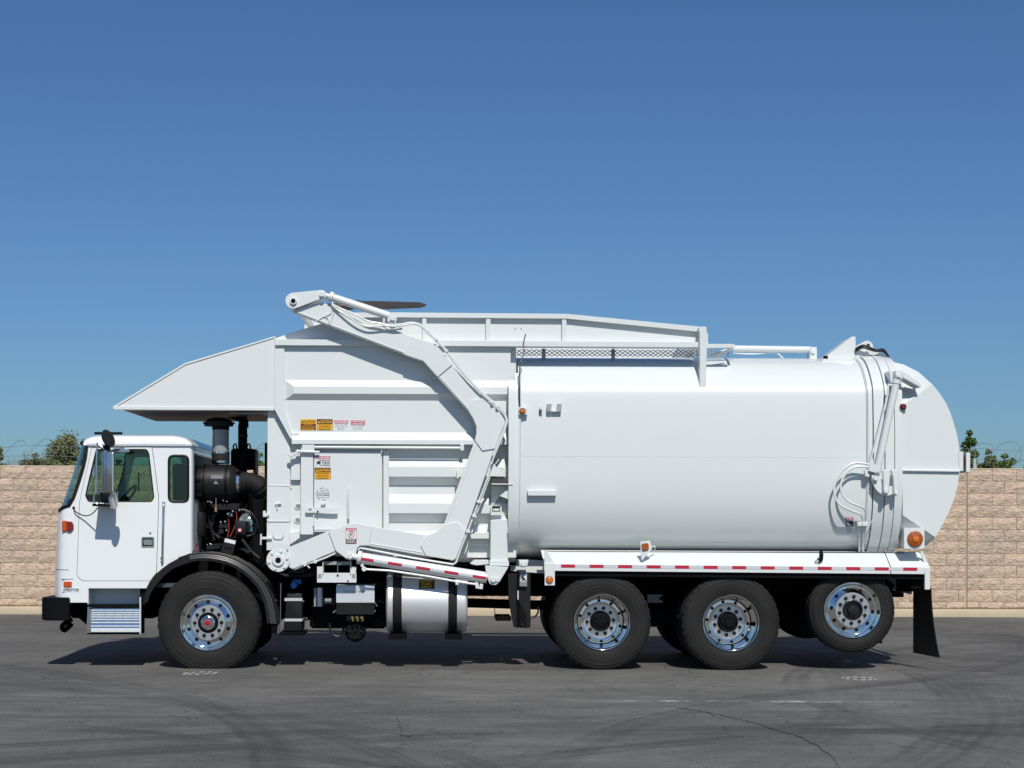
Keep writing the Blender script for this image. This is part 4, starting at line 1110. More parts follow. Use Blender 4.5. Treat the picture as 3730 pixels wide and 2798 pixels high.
# exhaust
ex = empty('exhaust', W(886, 1712, 1.5), T)
yE = 1.5
P('muffler', lathe([(0.0, Z(1714, yE)), (LN(40, yE), Z(1714, yE)), (LN(44, yE), Z(1710, yE)), (LN(44, yE), Z(1644, yE)), (LN(36, yE), Z(1637, yE)), (0.0, Z(1636, yE))], (X(884, yE), yE, 0), 32, axis='Z'), 'black', ex)
P('tail_pipe', tube([W(884, 1640, yE), W(884, 1580, yE), W(884, 1548, yE)], LN(17, yE), 20), 'black', ex)
P('rain_elbow', tube(spline([W(886, 1556, yE), W(887, 1538, yE), W(878, 1524, yE), W(850, 1514, yE), W(832, 1512, yE)], 4), lambda t: LN(20, yE) * (1 - .45 * t), 16), 'black', ex)
for px in (856, 906): P('lifting_eye', tube([W(px + 6 * math.cos(a), 1630 + 13 * math.sin(a), yE) for a in [k * math.pi / 8 for k in range(16)]], 0.010, 6, closed=True), 'black', ex)
P('band_clamp', lathe([(LN(18.5, yE), Z(1592, yE)), (LN(18.5, yE), Z(1586, yE))], (X(884, yE), yE, 0), 24, axis='Z'), 'nut', ex)
P('heat_shield', box(X(925, yE), X(934, yE), yE - .1, yE + .2, Z(1760, yE), Z(1640, yE)), 'black', ex)
for k in range(7): P('bolt', pc(928, 1655 + k * 15, yE - 0.11, yE - 0.095, 3), 'nut', ex)
P('exhaust_drop', tube([W(884, 1712, yE), W(884, 1800, yE), W(900, 1900, yE)], LN(16, yE), 14), 'chassis', ex)
P('radiator_post', box(X(963, .8), X(974, .8), 0.8, 0.9, Z(2000, .8), Z(1616, .8)), 'black')
# engine clutter
yB = 0.6
P('shelf_bracket', prism([(758, 1834), (873, 1834), (870, 1857), (800, 1858), (770, 1850)], yB - 0.05, yB + 0.25, 0.004), 'plastic')
P('oil_filter', lathe([(0.0, Z(1955, yB)), (LN(20, yB), Z(1954, yB)), (LN(23, yB), Z(1946, yB)), (LN(23, yB), Z(1880, yB)), (LN(21, yB), Z(1870, yB)), (LN(14, yB), Z(1868, yB)), (0.0, Z(1866, yB))], (X(729, yB), yB, 0), 24, axis='Z'), 'plastic')
P('brace', ptube([(757, 1872), (780, 1970)], yB + .1, 0.02, 6), 'plastic')
P('brace', ptube([(770, 1870), (800, 1965)], yB + .2, 0.02, 6), 'plastic')
bx_ = P('switch_box', pbox(855, 895, 1897, 1950, yB - .12, yB, 0.01, 2), 'plastic')
P('red_button', pbox(865, 881, 1925, 1941, yB - .145, yB - .12, 0.006, 2), 'redcap', bx_)
P('button_glint', pc(873, 1932, yB - .152, yB - .14, 5), 'dwhite', bx_)
P('pulley', lathe([(0.0, -0.03), (0.05, -0.03), (0.06, -0.01), (0.11, -0.012), (0.115, 0.0), (0.11, 0.03), (0.0, 0.03)], W(905, 1903, yB + .15), 32), 'steel')
P('hose_arc', ptube([(878, 1857), (905, 1868), (925, 1895), (932, 1925), (925, 1945), (895, 1955), (880, 1958)], yB, 0.013, 8, smooth=6), 'hoseb')
P('hose_arc', ptube([(884, 1856), (912, 1866), (934, 1895), (938, 1925)], yB - .05, 0.010, 8, smooth=6), 'hoseb')
P('hose_arc', ptube([(860, 1862), (862, 1890), (852, 1925), (838, 1955)], yB - .1, 0.006, 6, smooth=6), 'redhose')
P('hose_arc', ptube([(832, 1890), (834, 1930), (828, 1958)], yB - .1, 0.006, 6, smooth=6), 'redhose')
P('fuel_line', ptube([(915, 1815), (900, 1840), (880, 1872)], yB + .1, 0.008, 6, smooth=4), 'hoseb')
P('valve_body', pbox(826, 850, 1866, 1886, yB - .05, yB + .05, 0.006), 'nut')
for a, b in ((830, 1872), (843, 1876), (848, 1862), (804, 1902), (820, 1900), (872, 1858)):
    P('fitting', pc(a, b, yB - .09, yB - .04, 4.2, 10), 'steel')
for a, b in ((806, 1916), (822, 1916), (806, 1936)): P('sensor', pc(a, b, yB - .08, yB, 9, 14), 'nut')
P('breather', lathe([(0.0, Z(1868, yB)), (LN(7, yB), Z(1867, yB)), (LN(7, yB), Z(1858, yB)), (LN(3, yB), Z(1850, yB)), (LN(2, yB), Z(1812, yB)), (0.0, Z(1811, yB))], (X(791, yB), yB - .1, 0), 12, axis='Z'), 'brass')
bt = P('battery_box', add_prism(nbm(), xz([(818, 1959), (860, 1969), (848, 2024), (803, 2012)], yB - .2), yB - .2, yB, 0.006), 'plastic')
P('warning_label', add_prism(nbm(), xz([(820, 1961), (859, 1970), (856, 1983), (817, 1974)], yB - .203), yB - .203, yB - .199), 'dwhite', bt)
for a, b in ((822, 1990), (838, 1993), (806, 1984)): P('terminal', pc(a, b, yB - .22, yB - .2, 4, 10), 'nut', bt)
P('spring_bracket', prism([(760, 1985), (800, 1978), (802, 2000), (750, 2004)], yB - .1, yB + .2, 0.005), 'plastic')
P('radiator_hose', ptube([(880, 1965), (900, 1990), (915, 2010), (940, 2030), (975, 2060)], yB - .1, 0.022, 8, smooth=5), 'plastic')
P('tray', prism([(872, 2000), (884, 1997), (918, 2012), (900, 2016)], yB - .2, yB + .1, 0.004), 'plastic')
P('cab_prop', ptube([(700, 2015), (722, 1975)], CN + .12, 0.008, 6), 'steel')
P('coil_cord', ptube([(717 + 3 * math.sin(k * 1.6), 1975 + k * 1.3) for k in range(28)], CN + .2, 0.006, 6), 'redhose')
for k in range(26):
    rr = random.Random(100 + k)
    a, b = rr.uniform(735, 950), rr.uniform(1850, 2010)
    pts = [(a, b)]
    for q in range(4): pts.append((pts[-1][0] + rr.uniform(-30, 30), pts[-1][1] + rr.uniform(-4, 34)))
    P('engine_hose', ptube(pts, rr.uniform(.7, .92), rr.uniform(.006, .018), 7, smooth=5), rr.choice(['hoseb', 'plastic', 'chassis', 'nut']))
for k in range(24):
    rr = random.Random(300 + k)
    a, b = rr.uniform(730, 955), rr.uniform(1845, 2010)
    P('engine_fitting', pc(a, b, .72, .95, rr.uniform(3, 11), 10), rr.choice(['plastic', 'nut', 'chassis', 'plastic', 'greyp']))

# ---- hopper canopy over the cab
HN, HB = 0.21, 0.30
cp = [(413, 1482), (675, 1325), (1003, 1227), (999, 1487)]
can = P('hopper_canopy', prism(cp, HN, YM - HN, 0.004), 'white')
P('canopy_floor', box(X(450, .3), X(992, .3), HN + .06, YM - HN - .03, Z(1497, .25), Z(1486, .25), 0), 'darksteel', can)  # dark steel plate standing in for the canopy's open, shaded inside
P('canopy_lip', prism([(411, 1479), (999, 1484), (999, 1496), (413, 1492)], HN - 0.012, HN + 0.05, 0.003), 'white', can)
P('canopy_edge', add_prism(nbm(), xz([(410, 1482), (675, 1322), (1003, 1224), (1003, 1230), (676, 1329), (420, 1484)], HN - .01), HN - 0.01, YM - HN + .01, 0.002), 'white', can)
bm = nbm(); zm = Z(1497, HN) - 0.02
for i in range(9):
    for s in (1, -1):
        x0 = X(845, .4) + i * 0.055
        add_tube(bm, [(x0, 0.3, zm), (x0 + s * 0.12, 0.62, zm)], 0.004, 4)
P('canopy_mesh', bm, 'white', can, kind='stuff')
P('canopy_bracket', pbox(958, 978, 1497, 1510, .35, .5, 0.006), 'inner')

# ---- hopper body
hop = P('hopper_body', prism([(1003, 1240), (1880, 1240), (1880, 2032), (1300, 2032), (975, 2004), (975, 1500), (1003, 1490)], HB, YM - HB, 0.004), 'white')
up = P('upper_panel', prism([(1003, 1250), (1860, 1250), (1860, 1616), (1060, 1612), (1060, 1590), (1000, 1488)], HN, HB + 0.02, 0.003), 'white', hop)
P('front_pillar', prism([(1000, 1231), (1036, 1234), (1035, 1492), (1063, 1576), (1090, 1576), (1088, 1584), (1058, 1600), (998, 1489)], HN - 0.028, HN + 0.05, 0.003), 'white', hop)
P('front_column', prism([(975, 1497), (1000, 1497), (1057, 1600), (1057, 1897), (972, 1897)], HB - 0.03, HB + 0.2, 0.003), 'white', hop)
P('front_column_foot', prism([(972, 1900), (1057, 1900), (1057, 2005), (971, 2005)], HB - 0.03, HB + 0.2, 0.003), 'white', hop)
def rib(name, px0, px1, tops, yb, yf, cham, parent):
    """horizontal pressed rib: tops = photo rows of upper root, upper edge, lower edge, lower root"""
    a, b, c, d = tops
    L = [W(px0, a, yb), W(px0 + cham, b, yf), W(px0 + cham, c, yf), W(px0, d, yb)]
    Rr = [W(px1, a, yb), W(px1, b, yf), W(px1, c, yf), W(px1, d, yb)]
    for l, r in zip(L, Rr): r.z = l.z
    bm = nbm(); lv = [bm.verts.new(p) for p in L]; rv = [bm.verts.new(p) for p in Rr]
    for i in range(3): bm.faces.new((lv[i], lv[i + 1], rv[i + 1], rv[i]))
    bm.faces.new(lv); bm.faces.new(rv[::-1]); bm.faces.new((lv[3], lv[0], rv[0], rv[3]))
    return P(name, bm, 'white', parent, smooth=False)
rib('rib', 1036, 1858, (1383, 1409, 1434, 1459), HN + .002, HN - 0.055, 34, hop)
rib('rib', 1061, 1858, (1573, 1602, 1617, 1618), HN + .002, HN - 0.055, 2, hop)
rib('rib', 1417, 1858, (1668, 1701, 1736, 1768), HB + .002, HB - 0.10, 0, hop)
rib('rib', 1417, 1858, (1800, 1834, 1869, 1903), HB + .002, HB - 0.10, 0, hop)
rib('rib', 1417, 1690, (1935, 1950, 1985, 1986), HB + .002, HB - 0.08, 0, hop)
P('weld_bead', ptube([(975, 1768), (1063, 1770)], HB - 0.031, 0.006, 6), 'white', hop)
P('column_hinge', ptube([(974, 1899), (1056, 1899)], HB - 0.034, 0.008, 6), 'white', hop)
P('fold_handle', ptube([(995, 1935), (998, 1957), (1028, 1958), (1031, 1936)], HB - 0.05, 0.005, 6, smooth=3), 'white', hop)
P('tee_latch', ptube([(1003, 1836), (1024, 1833)], HB - 0.05, 0.012, 8), 'white', hop)
P('latch_stem', ptube([(1009, 1838), (1009, 1855)], HB - 0.045, 0.007, 8), 'white', hop)
P('edge_latch', prism([(957, 1862), (966, 1860), (968, 1872), (980, 1868), (980, 1878), (967, 1884), (958, 1884)], HB - 0.06, HB + .02, 0.004), 'white', hop)
P('edge_latch', ptube([(951, 1945), (950, 1985)], HB, 0.010, 8), 'white', hop)
P('edge_latch', pbox(952, 990, 1956, 1966, HB - 0.06, HB, 0.006), 'white', hop)
P('strip_plate', prism([(1059, 1655), (1093, 1655), (1093, 1749), (1059, 1749)], HB - 0.055, HB + .01, 0.003), 'white', hop)
P('door_post', prism([(1096, 1624), (1141, 1624), (1141, 1948), (1094, 1948)], HN - 0.02, HB + .02, 0.004), 'white', hop)
P('post_block', pbox(1100, 1145, 1620, 1645, HN - 0.06, HN, 0.004), 'white', hop)
P('post_bar', ptube([(1082, 1644), (1164, 1647)], HN - 0.055, 0.014, 10), 'white', hop)
P('slam_latch', prism([(1044, 1656), (1058, 1650), (1074, 1648), (1082, 1637), (1096, 1640), (1092, 1655), (1074, 1657), (1060, 1668)], HN - 0.06, HN - 0.02, 0.004), 'white', hop)
for a, b in ((1084, 1844), (1082, 1895)):
    t = P('tie_ring', pc(a, b, HB - 0.012, HB + .02, 12, 24), 'white', hop)
    P('ring_recess', pc(a + 2, b, HB - 0.014, HB, 8.5, 20), 'dgrey', hop)
DY = HN - 0.012
hd = P('access_door', prism([(1144, 1646), (1392, 1646), (1392, 1931), (1143, 1931)], DY, HB + .01, 0.005), 'white')
P('door_frame', pbox(1396, 1417, 1646, 1931, DY + .02, HB + .01, 0.004), 'white', hop)
P('door_handle', ptube([(1271, 1774, DY - .002), (1271, 1777, DY - .05), (1270, 1782, DY - .055), (1269, 1880, DY - .055), (1269, 1886, DY - .05), (1269, 1889, DY - .002)], 0, 0.0125, 8), 'white', hd)
P('door_latch', add_prism(nbm(), fillet(xz([(1112, 1848), (1145, 1848), (1200, 1851), (1230, 1851), (1230, 1872), (1205, 1872), (1143, 1868), (1112, 1868)], DY - .05), 0.01), DY - .05, DY - .02, 0.004), 'white', hd)
P('latch_pin', pc(1130, 1850, DY - .07, DY - .02, 4.5, 12), 'white', hd)
P('latch_bolt', pc(1157, 1864, DY - .07, DY - .02, 3.5, 12), 'nut', hd)
P('latch_stop', prism([(1168, 1833), (1184, 1829), (1186, 1836), (1172, 1843)], DY - .035, DY, 0.003), 'white', hd)
P('door_rod', ptube([(1143, 1872), (1141, 1915)], DY - .03, 0.006, 8), 'white', hd)
P('door_rail', ptube([(1146, 1629), (1690, 1632)], HN - 0.05, 0.0155, 10), 'white', hop)
P('rail_shoe', pbox(1677, 1690, 1618, 1642, HN - 0.075, HN - 0.02, 0.004), 'white', hop)
P('rail_hanger', ptube([(1390, 1634), (1390, 1650)], HN - 0.04, 0.006, 6), 'white', hop)
P('door_sill', pbox(1143, 1395, 1933, 1938, DY - .03, HB, 0.003), 'white', hop)
P('sill_gusset', prism([(1056, 1940), (1092, 1935), (1092, 1960), (1056, 1985)], HB - .06, HB + .02, 0.003), 'white', hop)
P('slide_stop', pbox(1663, 1672, 1713, 1742, HB - 0.15, HB - .08, 0.003), 'white', hop)
P('hopper_floor', prism([(1060, 2030), (1880, 2034), (1880, 2060), (1060, 2058)], .45, YM - .45, 0.004), 'chassis', hop)
P('hanging_loom', prism([(1012, 2086), (1040, 2092), (1080, 2094), (1120, 2088), (1152, 2084), (1150, 2096), (1120, 2104), (1075, 2103), (1035, 2104)], .4, .55, 0.01, 2), 'plastic', hop)
P('frame_gusset', prism([(1050, 2068), (1110, 2066), (1110, 2088), (1050, 2090)], .3, .5, 0.005), 'plastic', hop)
# ---- open-topped cover frame above the body: two side plates
boxp = [(1003, 1233), (1060, 1212), (1296, 1142), (1425, 1140), (2064, 1146), (2546, 1192), (2546, 1250), (1003, 1245)]
BN = 0.26
cov = P('cover_side', prism(boxp, BN, BN + 0.03, 0.002), 'white')
P('cover_side', flip(prism(boxp, BN, BN + 0.03, 0.002)), 'white')
P('hood_top', add_prism(nbm(), xz([(1003, 1233), (1060, 1212), (1296, 1142), (1425, 1141), (1425, 1150), (1300, 1152), (1062, 1222), (1003, 1240)], BN), BN + .03, YM - BN - .03), 'white', cov)
P('top_flange', prism([(1290, 1139), (1425, 1138), (2064, 1143.5), (2064, 1161), (1425, 1156), (1290, 1158)], BN - 0.055, BN, 0.002), 'white', cov)
P('top_flange', prism([(2064.4, 1143.5), (2548, 1190), (2548, 1209), (2064.4, 1161)], BN - 0.055, BN, 0.002), 'white', cov)
P('bottom_rail', prism([(1002, 1236), (1620, 1240), (2547, 1246), (2547, 1266), (1620, 1261), (1002, 1258)], BN - 0.11, BN + 0.05, 0.003), 'white', cov)
P('bottom_rail', flip(prism([(1002, 1236), (1620, 1240), (2547, 1246), (2547, 1266), (1620, 1261), (1002, 1258)], BN - 0.11, BN + 0.05, 0.003)), 'white', cov)
for a, b in ((1538, 1553.5), (1770, 1787), (2047, 2063.5)): P('stiffener', pbox(a, b, 1158, 1243, BN - 0.045, BN - 0.001, 0.003), 'white', cov)
for a in (1877, 1899): P('rivet', pc(a, 1198, BN - 0.004, BN, 2.6, 8, 0.001), 'dgrey', cov)
ep = P('end_post', prism([(2546, 1191), (2573, 1190), (2576, 1222), (2571, 1412), (2549, 1412), (2549, 1226)], 0.10, 0.20, 0.004), 'white')
P('end_post', flip(prism([(2546, 1191), (2573, 1190), (2571, 1412), (2549, 1412)], 0.10, 0.20, 0.004)), 'white')
P('end_beam', box(X(2548, .3), X(2572, .3), 0.2, YM - .2, Z(1262, .3), Z(1215, .3), 0.004), 'white')
pt = P('platform', prism([(2574, 1253), (2669, 1253), (2668, 1267), (2574, 1268)], BN - 0.1, BN - 0.06, 0.002), 'white')
P('platform_brace', prism([(2576, 1300), (2590, 1298), (2655, 1272), (2640, 1271)], BN, BN + .03, 0.002), 'white', pt)
P('platform_end', box(X(2660, .3), X(2669, .3), BN - .06, 1.6, Z(1267, .3), Z(1255, .3), 0.002), 'white', pt)
# expanded-metal guard under the cover
bm = nbm(); zmesh = Z(1268, BN) - 0.005
ymm = 0.46; zt_, zb_ = Z(1272, ymm), Z(1297, ymm); xm0, xm1, dw, dh = X(1880, ymm), X(2636, ymm), LN(18.4, ymm), (Z(1272, ymm) - Z(1297, ymm)) / 2
def strand(a, b, w=0.0042):
    d = Vector((b[0] - a[0], 0, b[1] - a[1])).normalized(); n = Vector((-d.z, 0, d.x)) * w
    p, q = Vector((a[0], ymm, a[1])), Vector((b[0], ymm, b[1]))
    for yy in (0,):
        lo = [bm.verts.new(v) for v in (p - n, p + n, q + n, q - n)]; hi = [bm.verts.new(v + Vector((0, 0.006, 0))) for v in (p - n, p + n, q + n, q - n)]
        bm.faces.new(lo); bm.faces.new(hi[::-1])
        for i in range(4): bm.faces.new((lo[i], hi[i], hi[(i + 1) % 4], lo[(i + 1) % 4]))
x = xm0
while x < xm1:
    for k in range(2):
        z0 = zb_ + k * dh; m_ = (x + dw / 2, z0 + dh / 2)
        for c__ in ((x, z0), (x + dw, z0), (x, z0 + dh), (x + dw, z0 + dh)): strand(c__, m_)
    x += dw
P('guard_mesh', bm, 'mesh', kind='stuff', smooth=False)
for px in (1972, 2225): P('guard_bearer', box(X(px, .44), X(px + 13, .44), .42, 0.455, Z(1310, .44), Z(1270, .44), 0.002), 'mesh')
P('cover_deck', box(X(1440, .5), X(1880, .5), BN + .03, YM - BN - .03, Z(1250, .3), Z(1242, .3), 0), 'white', cov)
P('cable', ptube([(1915, 1217, .14), (1909, 1240, .13), (1906, 1258, .12), (1909, 1281, .1), (1898, 1320, .06), (1893, 1340, .03), (1892, 1434, .0), (1894, 1482, .02)], 0, 0.006, 6, smooth=5), 'hoseb')

# ---- round packer body (tank)
prof = [(1.275, 3.485), (0.95, 3.475), (0.68, 3.445), (0.48, 3.395), (0.33, 3.315), (0.21, 3.21), (0.13, 3.115), (0.098, 3.065), (0.080, 3.0), (0.066, 2.85), (0.054, 2.6), (0.05, 2.3), (0.052, 2.05), (0.066, 1.86), (0.09, 1.72), (0.13, 1.59), (0.19, 1.47), (0.28, 1.36), (0.42, 1.27), (0.7, 1.2), (1.275, 1.18)]
def prof_off(off, zlo=-9, zhi=9):
    cc = Vector((1.275, 2.3)); out = []
    for y, z in prof:
        d = (Vector((y, z)) - cc); dn = Vector((d.x / 1.5, d.y)).normalized()
        q = Vector((y, z)) + dn * off
        if zlo <= q.y <= zhi: out.append((q.x, q.y))
    return out
def dense(pr, n=3):
    s = spline([(y, 0, z) for y, z in pr], n)
    return [(p.x, p.z) for p in s]
PRO = dense(prof)
def ring_shell(x0, x1, off, zlo=-9, zhi=9, caps=True, nx=1, full=True, wob=0.0):
    pr = dense(prof_off(off, zlo, zhi))
    if full: pr = pr + [(YM - y, z) for y, z in pr[::-1][1:]]
    rows = []
    for i in range(nx + 1):
        x = x0 + (x1 - x0) * i / nx
        rows.append([(x, y, z) for y, z in pr])
    bm = grid(rows)
    if caps:
        for rr in (rows[0], rows[-1]):
            inner = [(rr[0][0], y + (1.275 - y) * 0.06, z + (2.3 - z) * 0.05) for _, y, z in rr]
            grid([rr, inner], bm)
    return bm
TX0, TX1 = X(1889, .05), X(3180, .05)
tank = P('packer_body', ring_shell(TX0, TX1, 0.0, nx=24), 'tankw', angle=60)
bm = nbm()
pr = PRO + [(YM - y, z) for y, z in PRO[::-1][1:-1]]
bm.faces.new([bm.verts.new((TX0 + 0.02, y, z)) for y, z in pr])
P('body_front', bm, 'white', tank, smooth=False)
bm = nbm()
rnd = random.Random(3); pts = []
x = TX0
while x < TX1: pts.append(Vector((x, 0.0495, 2.315 + rnd.uniform(-.0015, .0015)))); x += 0.02
P('weld_seam', tube(pts, lambda t: 0.0004 + 0.0022 * abs(math.sin(t * 310)) * abs(math.sin(t * 47 + 1)), 5), 'tankw', tank)
bm.free()
P('front_collar', ring_shell(X(1852, .0), X(1876, .0), 0.045, 1.2, 3.24, full=False), 'white', tank)
P('front_collar', ring_shell(X(1876.3, .0), X(1893, .0), 0.028, 1.2, 3.33, full=False), 'white', tank)
P('collar_conduit', tube([(X(1896, .0), 0.035, z) for z in (3.2, 2.6, 2.3)] + [(X(1896, 0), 0.038, 2.0), (X(1896, 0), 0.06, 1.75), (X(1895, 0), 0.1, 1.6)], 0.006, 6), 'white', tank)
P('belly_pan', cyl((X(1640, .5), .62, Z(1950, .5)), (X(1876, .5), .62, Z(1950, .5)), 0.34, 48), 'tankw', hop)
# rear rings
for a, b, off, nm in ((3160, 3180, 0.022, 'rear_ring'), (3184, 3222, 0.040, 'rear_ring'), (3226, 3258, 0.040, 'rear_ring'), (3262, 3290, 0.028, 'rear_ring')):
    P(nm, ring_shell(X(a, 0), X(b, 0), off), 'tankw', tank, angle=60)
P('gate_seal', ring_shell(X(3170, 0), X(3275, 0), 0.012, caps=False), 'gasket', tank, angle=60)
pts = [(X(3172, 0), y - 0.035 if y < .5 else y, z + 0.02) for y, z in PRO if z > 1.5][3:]
P('hydraulic_line', tube([(X(3165, 0), y - 0.03, z + 0.012) for y, z in PRO if 1.3 < z < 3.42], 0.008, 6), 'tankw', tank)
# body fittings
for a_ in (1994, 2031):
    bm = nbm(); rows = []
    for px in (a_, a_ + 15):
        t_, l_ = W(px, 1471, -0.03), W(px, 1499, 0.008)
        rows.append([(t_.x, 0.06, t_.z), (t_.x, -0.03, t_.z), (t_.x, 0.008, l_.z), (t_.x, 0.06, l_.z)])
    grid(rows, bm); bm.verts.ensure_lookup_table(); bm.faces.new(bm.verts[0:4]); bm.faces.new(bm.verts[4:8])
    P('bracket_upright', bm, 'white', smooth=False)
P('bracket_web', pbox(2009, 2031, 1495, 1500, 0.01, 0.06, 0.001), 'white')
P('bracket_tab', pbox(1966, 1974, 1480, 1492, 0.0, 0.06, 0.002), 'white')
P('bracket_slot', pbox(1966, 1974, 1494, 1512, 0.045, 0.06, 0.001), 'dgrey')
hs = P('hand_step', prism([(1922, 1787), (2028, 1787), (2026, 1806), (1924, 1806)], 0.0, 0.06, 0.003), 'white')
pl = P('lamp_plate', pbox(1890, 1921, 1484, 1511, -0.005, 0.06, 0.003), 'white')
def lamp(px, py, Y, rpx, par, lens='amber', ring='black', face=1.0):
    c_ = W(px, py, Y); r_ = LN(rpx, Y)
    o_ = P('lamp', lathe([(r_, 0.012), (r_, -0.006), (r_ * .93, -0.012), (r_ * .82, -0.010)], c_, 28), ring, par)
    P('lens', lathe([(r_ * .84, -0.006), (r_ * .78, -0.014), (r_ * .5, -0.019), (r_ * .48, -0.022), (r_ * .40, -0.022), (r_ * .36, -0.019), (0.0, -0.021)], c_, 28), lens, o_ if par is T else par)
    return o_
lamp(1903, 1498, -0.006, 11.5, pl)
# skirt with reflective tape
def sky(px): return 2005 + (px - 2000) * 0.0048
def ly(px): return 2054 + (px - 2000) * 0.0090
skt = empty('side_skirt', (X(2680), 0.1, 1.1), T)
def skirt_part(pa, pb, name='skirt_panel'):
    bm = nbm(); rows = []
    for px in (pa, pb):
        s0, l0 = sky(px), ly(px)
        a = W(px, s0, 0.27); b = W(px, l0, 0.02)
        xx = b.x
        rows.append([(xx - (0.03 if px < 2000 else 0), 0.30, a.z + 0.004), (xx - (0.02 if px < 2000 else 0), 0.27, a.z), (xx, 0.035, b.z + 0.006), (xx, 0.02, b.z - 0.004), (xx, 0.02, Z(l0 + 25, .02, px)), (xx, 0.05, Z(l0 + 25, .02, px))])
    grid(rows, bm)
    return P(name, bm, 'white', skt, angle=20)
skirt_part(1982, 3243); skirt_part(3246, 3387)
P('skirt_end', prism([(1981, 2003), (1990, 2004), (2021, 2056), (2021, 2078), (2021, 2133), (1984, 2133), (1984, 2060)], 0.024, 0.03, 0), 'white', skt)
P('skirt_leg', pbox(1984, 2021, 2052, 2133, 0.012, 0.04, 0.003), 'white', skt)
P('skirt_leg', pbox(3369, 3388, 2068, 2148, 0.012, 0.05, 0.003), 'white', skt)
P('skirt_cheek', prism([(3352, 2009), (3360, 2008), (3388, 2068), (3386, 2076), (3374, 2076)], 0.10, 0.12, 0.002), 'white', skt)
P('skirt_backing', prism([(2022, 2078), (3368, 2090), (3368, 2110), (2022, 2098)], .05, .09, 0), 'chassis', skt)
bm = nbm(); grid([[(x, 0.24, Z(2004, .2) - 0.008), (x, 1.0, Z(2004, .2) - 0.05)] for x in (X(1990, .2), X(3300, .2))], bm); P('skirt_underside', bm, 'chassis', skt)
for k in range(13):
    a = 2043.6 + k * 103.9
    y0 = ly(a) + 1.6
    P('red_reflector', prism([(a, y0), (a + 51, y0 + .45), (a + 51, y0 + 12.2), (a, y0 + 11.8)], 0.0175, 0.0205, 0), 'tapered', skt)
    if k < 12: P('silver_reflector', prism([(a + 51.6, y0 + .45), (a + 103.3, y0 + .9), (a + 103.3, y0 + 12.6), (a + 51.6, y0 + 12.2)], 0.0175, 0.0205, 0), 'tapew', skt)
lamp(2001.5, 2112, 0.010, 14, skt, 'amber', 'amberd')
sl = P('lamp_bracket', prism([(2332, 1974), (2368, 1970), (2376, 1999), (2340, 2041), (2336, 2038)], 0.03, 0.05, 0.003), 'white')
P('lens', add_prism(nbm(), fillet(xz([(2336, 1980), (2362, 1978), (2364, 2002), (2340, 2007)], 0.02), 0.02), 0.012, 0.03, 0.006), 'amberd', sl)
P('bracket_foot', ptube([(2368, 1992, .05), (2386, 1990, .12), (2384, 2002, .16)], 0, 0.008, 6), 'white', sl)
P('conspicuity_bracket', prism([(2987, 2004), (2996, 2006), (3000, 2020), (2998, 2042), (2992, 2048), (2984, 2047)], .07, .1, 0.003), 'black')
P('bracket_tail', ptube([(2992, 2032, .08), (2976, 2040, .06), (2970, 2048, .05), (2988, 2053, .05)], 0, 0.005, 6, smooth=3), 'black')
# roof gear at the rear
P('cover_cylinder', ptube([(2668, 1270), (2952, 1274)], 0.9, LN(12, .9), 16), 'white')
P('cylinder_lug', pbox(2950, 2976, 1264, 1316, .85, 1.0, 0.006), 'white')
P('lug_pin', pc(2963, 1281, .83, .86, 8, 16), 'white')
P('roof_hose', ptube([(2670, 1286), (2740, 1290), (2815, 1284), (2835, 1290), (2858, 1312)], .9, 0.009, 6, smooth=5), 'white')
P('roof_fin', prism([(3003, 1302), (3104, 1226), (3117, 1227), (3117, 1316), (3003, 1312)], .62, 1.0, 0.003), 'white')
P('fin_edge', pbox(3002, 3016, 1296, 1312, .55, .6, 0.002), 'black')
P('fin_foot', prism([(2996, 1307), (3117, 1309), (3117, 1318), (2996, 1317)], .5, .75, 0.002), 'white')
hg = P('gate_hinge', prism([(3117, 1262), (3150, 1243), (3160, 1241), (3172, 1245), (3180, 1256), (3181, 1266), (3190, 1280), (3215, 1290), (3240, 1305), (3260, 1330), (3120, 1320)], .62, .70, 0.003), 'white')
P('hinge_pin', pc(3163, 1258, .6, .64, 6, 16), 'nut', hg)
P('hinge_pin', pc(3157, 1288, .6, .64, 8, 16), 'white', hg)
for k, dy in enumerate((0, 5, -4)):
    P('hinge_hose', ptube([(3116, 1275 + dy, .6), (3142, 1262 + dy, .56), (3165, 1268 + dy, .55), (3190, 1277 + dy * .6, .56), (3215, 1276 + dy, .58), (3230, 1290 + dy * .5, .6), (3242, 1310, .62)], 0, 0.010, 6, smooth=5), 'hoseb', hg)
P('hinge_block', pbox(3118, 3138, 1280, 1308, .64, .9, 0.004), 'black', hg)

# ---- tailgate
tg = empty('tailgate', (X(3380, .1), YM / 2, Z(1700, .1)), T)
GN = 0.055
Sg = [(3288, 1477), (3301, 1468), (3398, 1402), (3423, 1433), (3444, 1465), (3459, 1497), (3470, 1528), (3484, 1575), (3493, 1620), (3497, 1668), (3496, 1717), (3487, 1774), (3476, 1815), (3461, 1854), (3437, 1905), (3407, 1957), (3293, 1880), (3288, 1876)]
gs = xz(Sg, GN)
bm = add_prism(nbm(), gs, GN, YM - GN, 0.0)
P('gate_shell', bm, 'tankw', tg, angle=25)
def wedge(a, b, name):
    """a: outline at the side plate, b: outline further in, same count"""
    bm = nbm(); ra_ = [W(px, py, GN) for px, py in a]; rb_ = [W(px, py, y) for px, py, y in b]
    rows = [ra_, rb_, [Vector((p.x, YM - p.y, p.z)) for p in rb_], [Vector((p.x, YM - p.y, p.z)) for p in ra_]]
    grid(rows, bm)
    return P(name, bm, 'tankw', tg, angle=12)
wedge([(3283, 1480), (3301, 1468), (3350, 1435), (3398, 1402)], [(3250, 1318, .55), (3292, 1328, .50), (3345, 1355, .40), (3398, 1402, .13)], 'gate_crown')
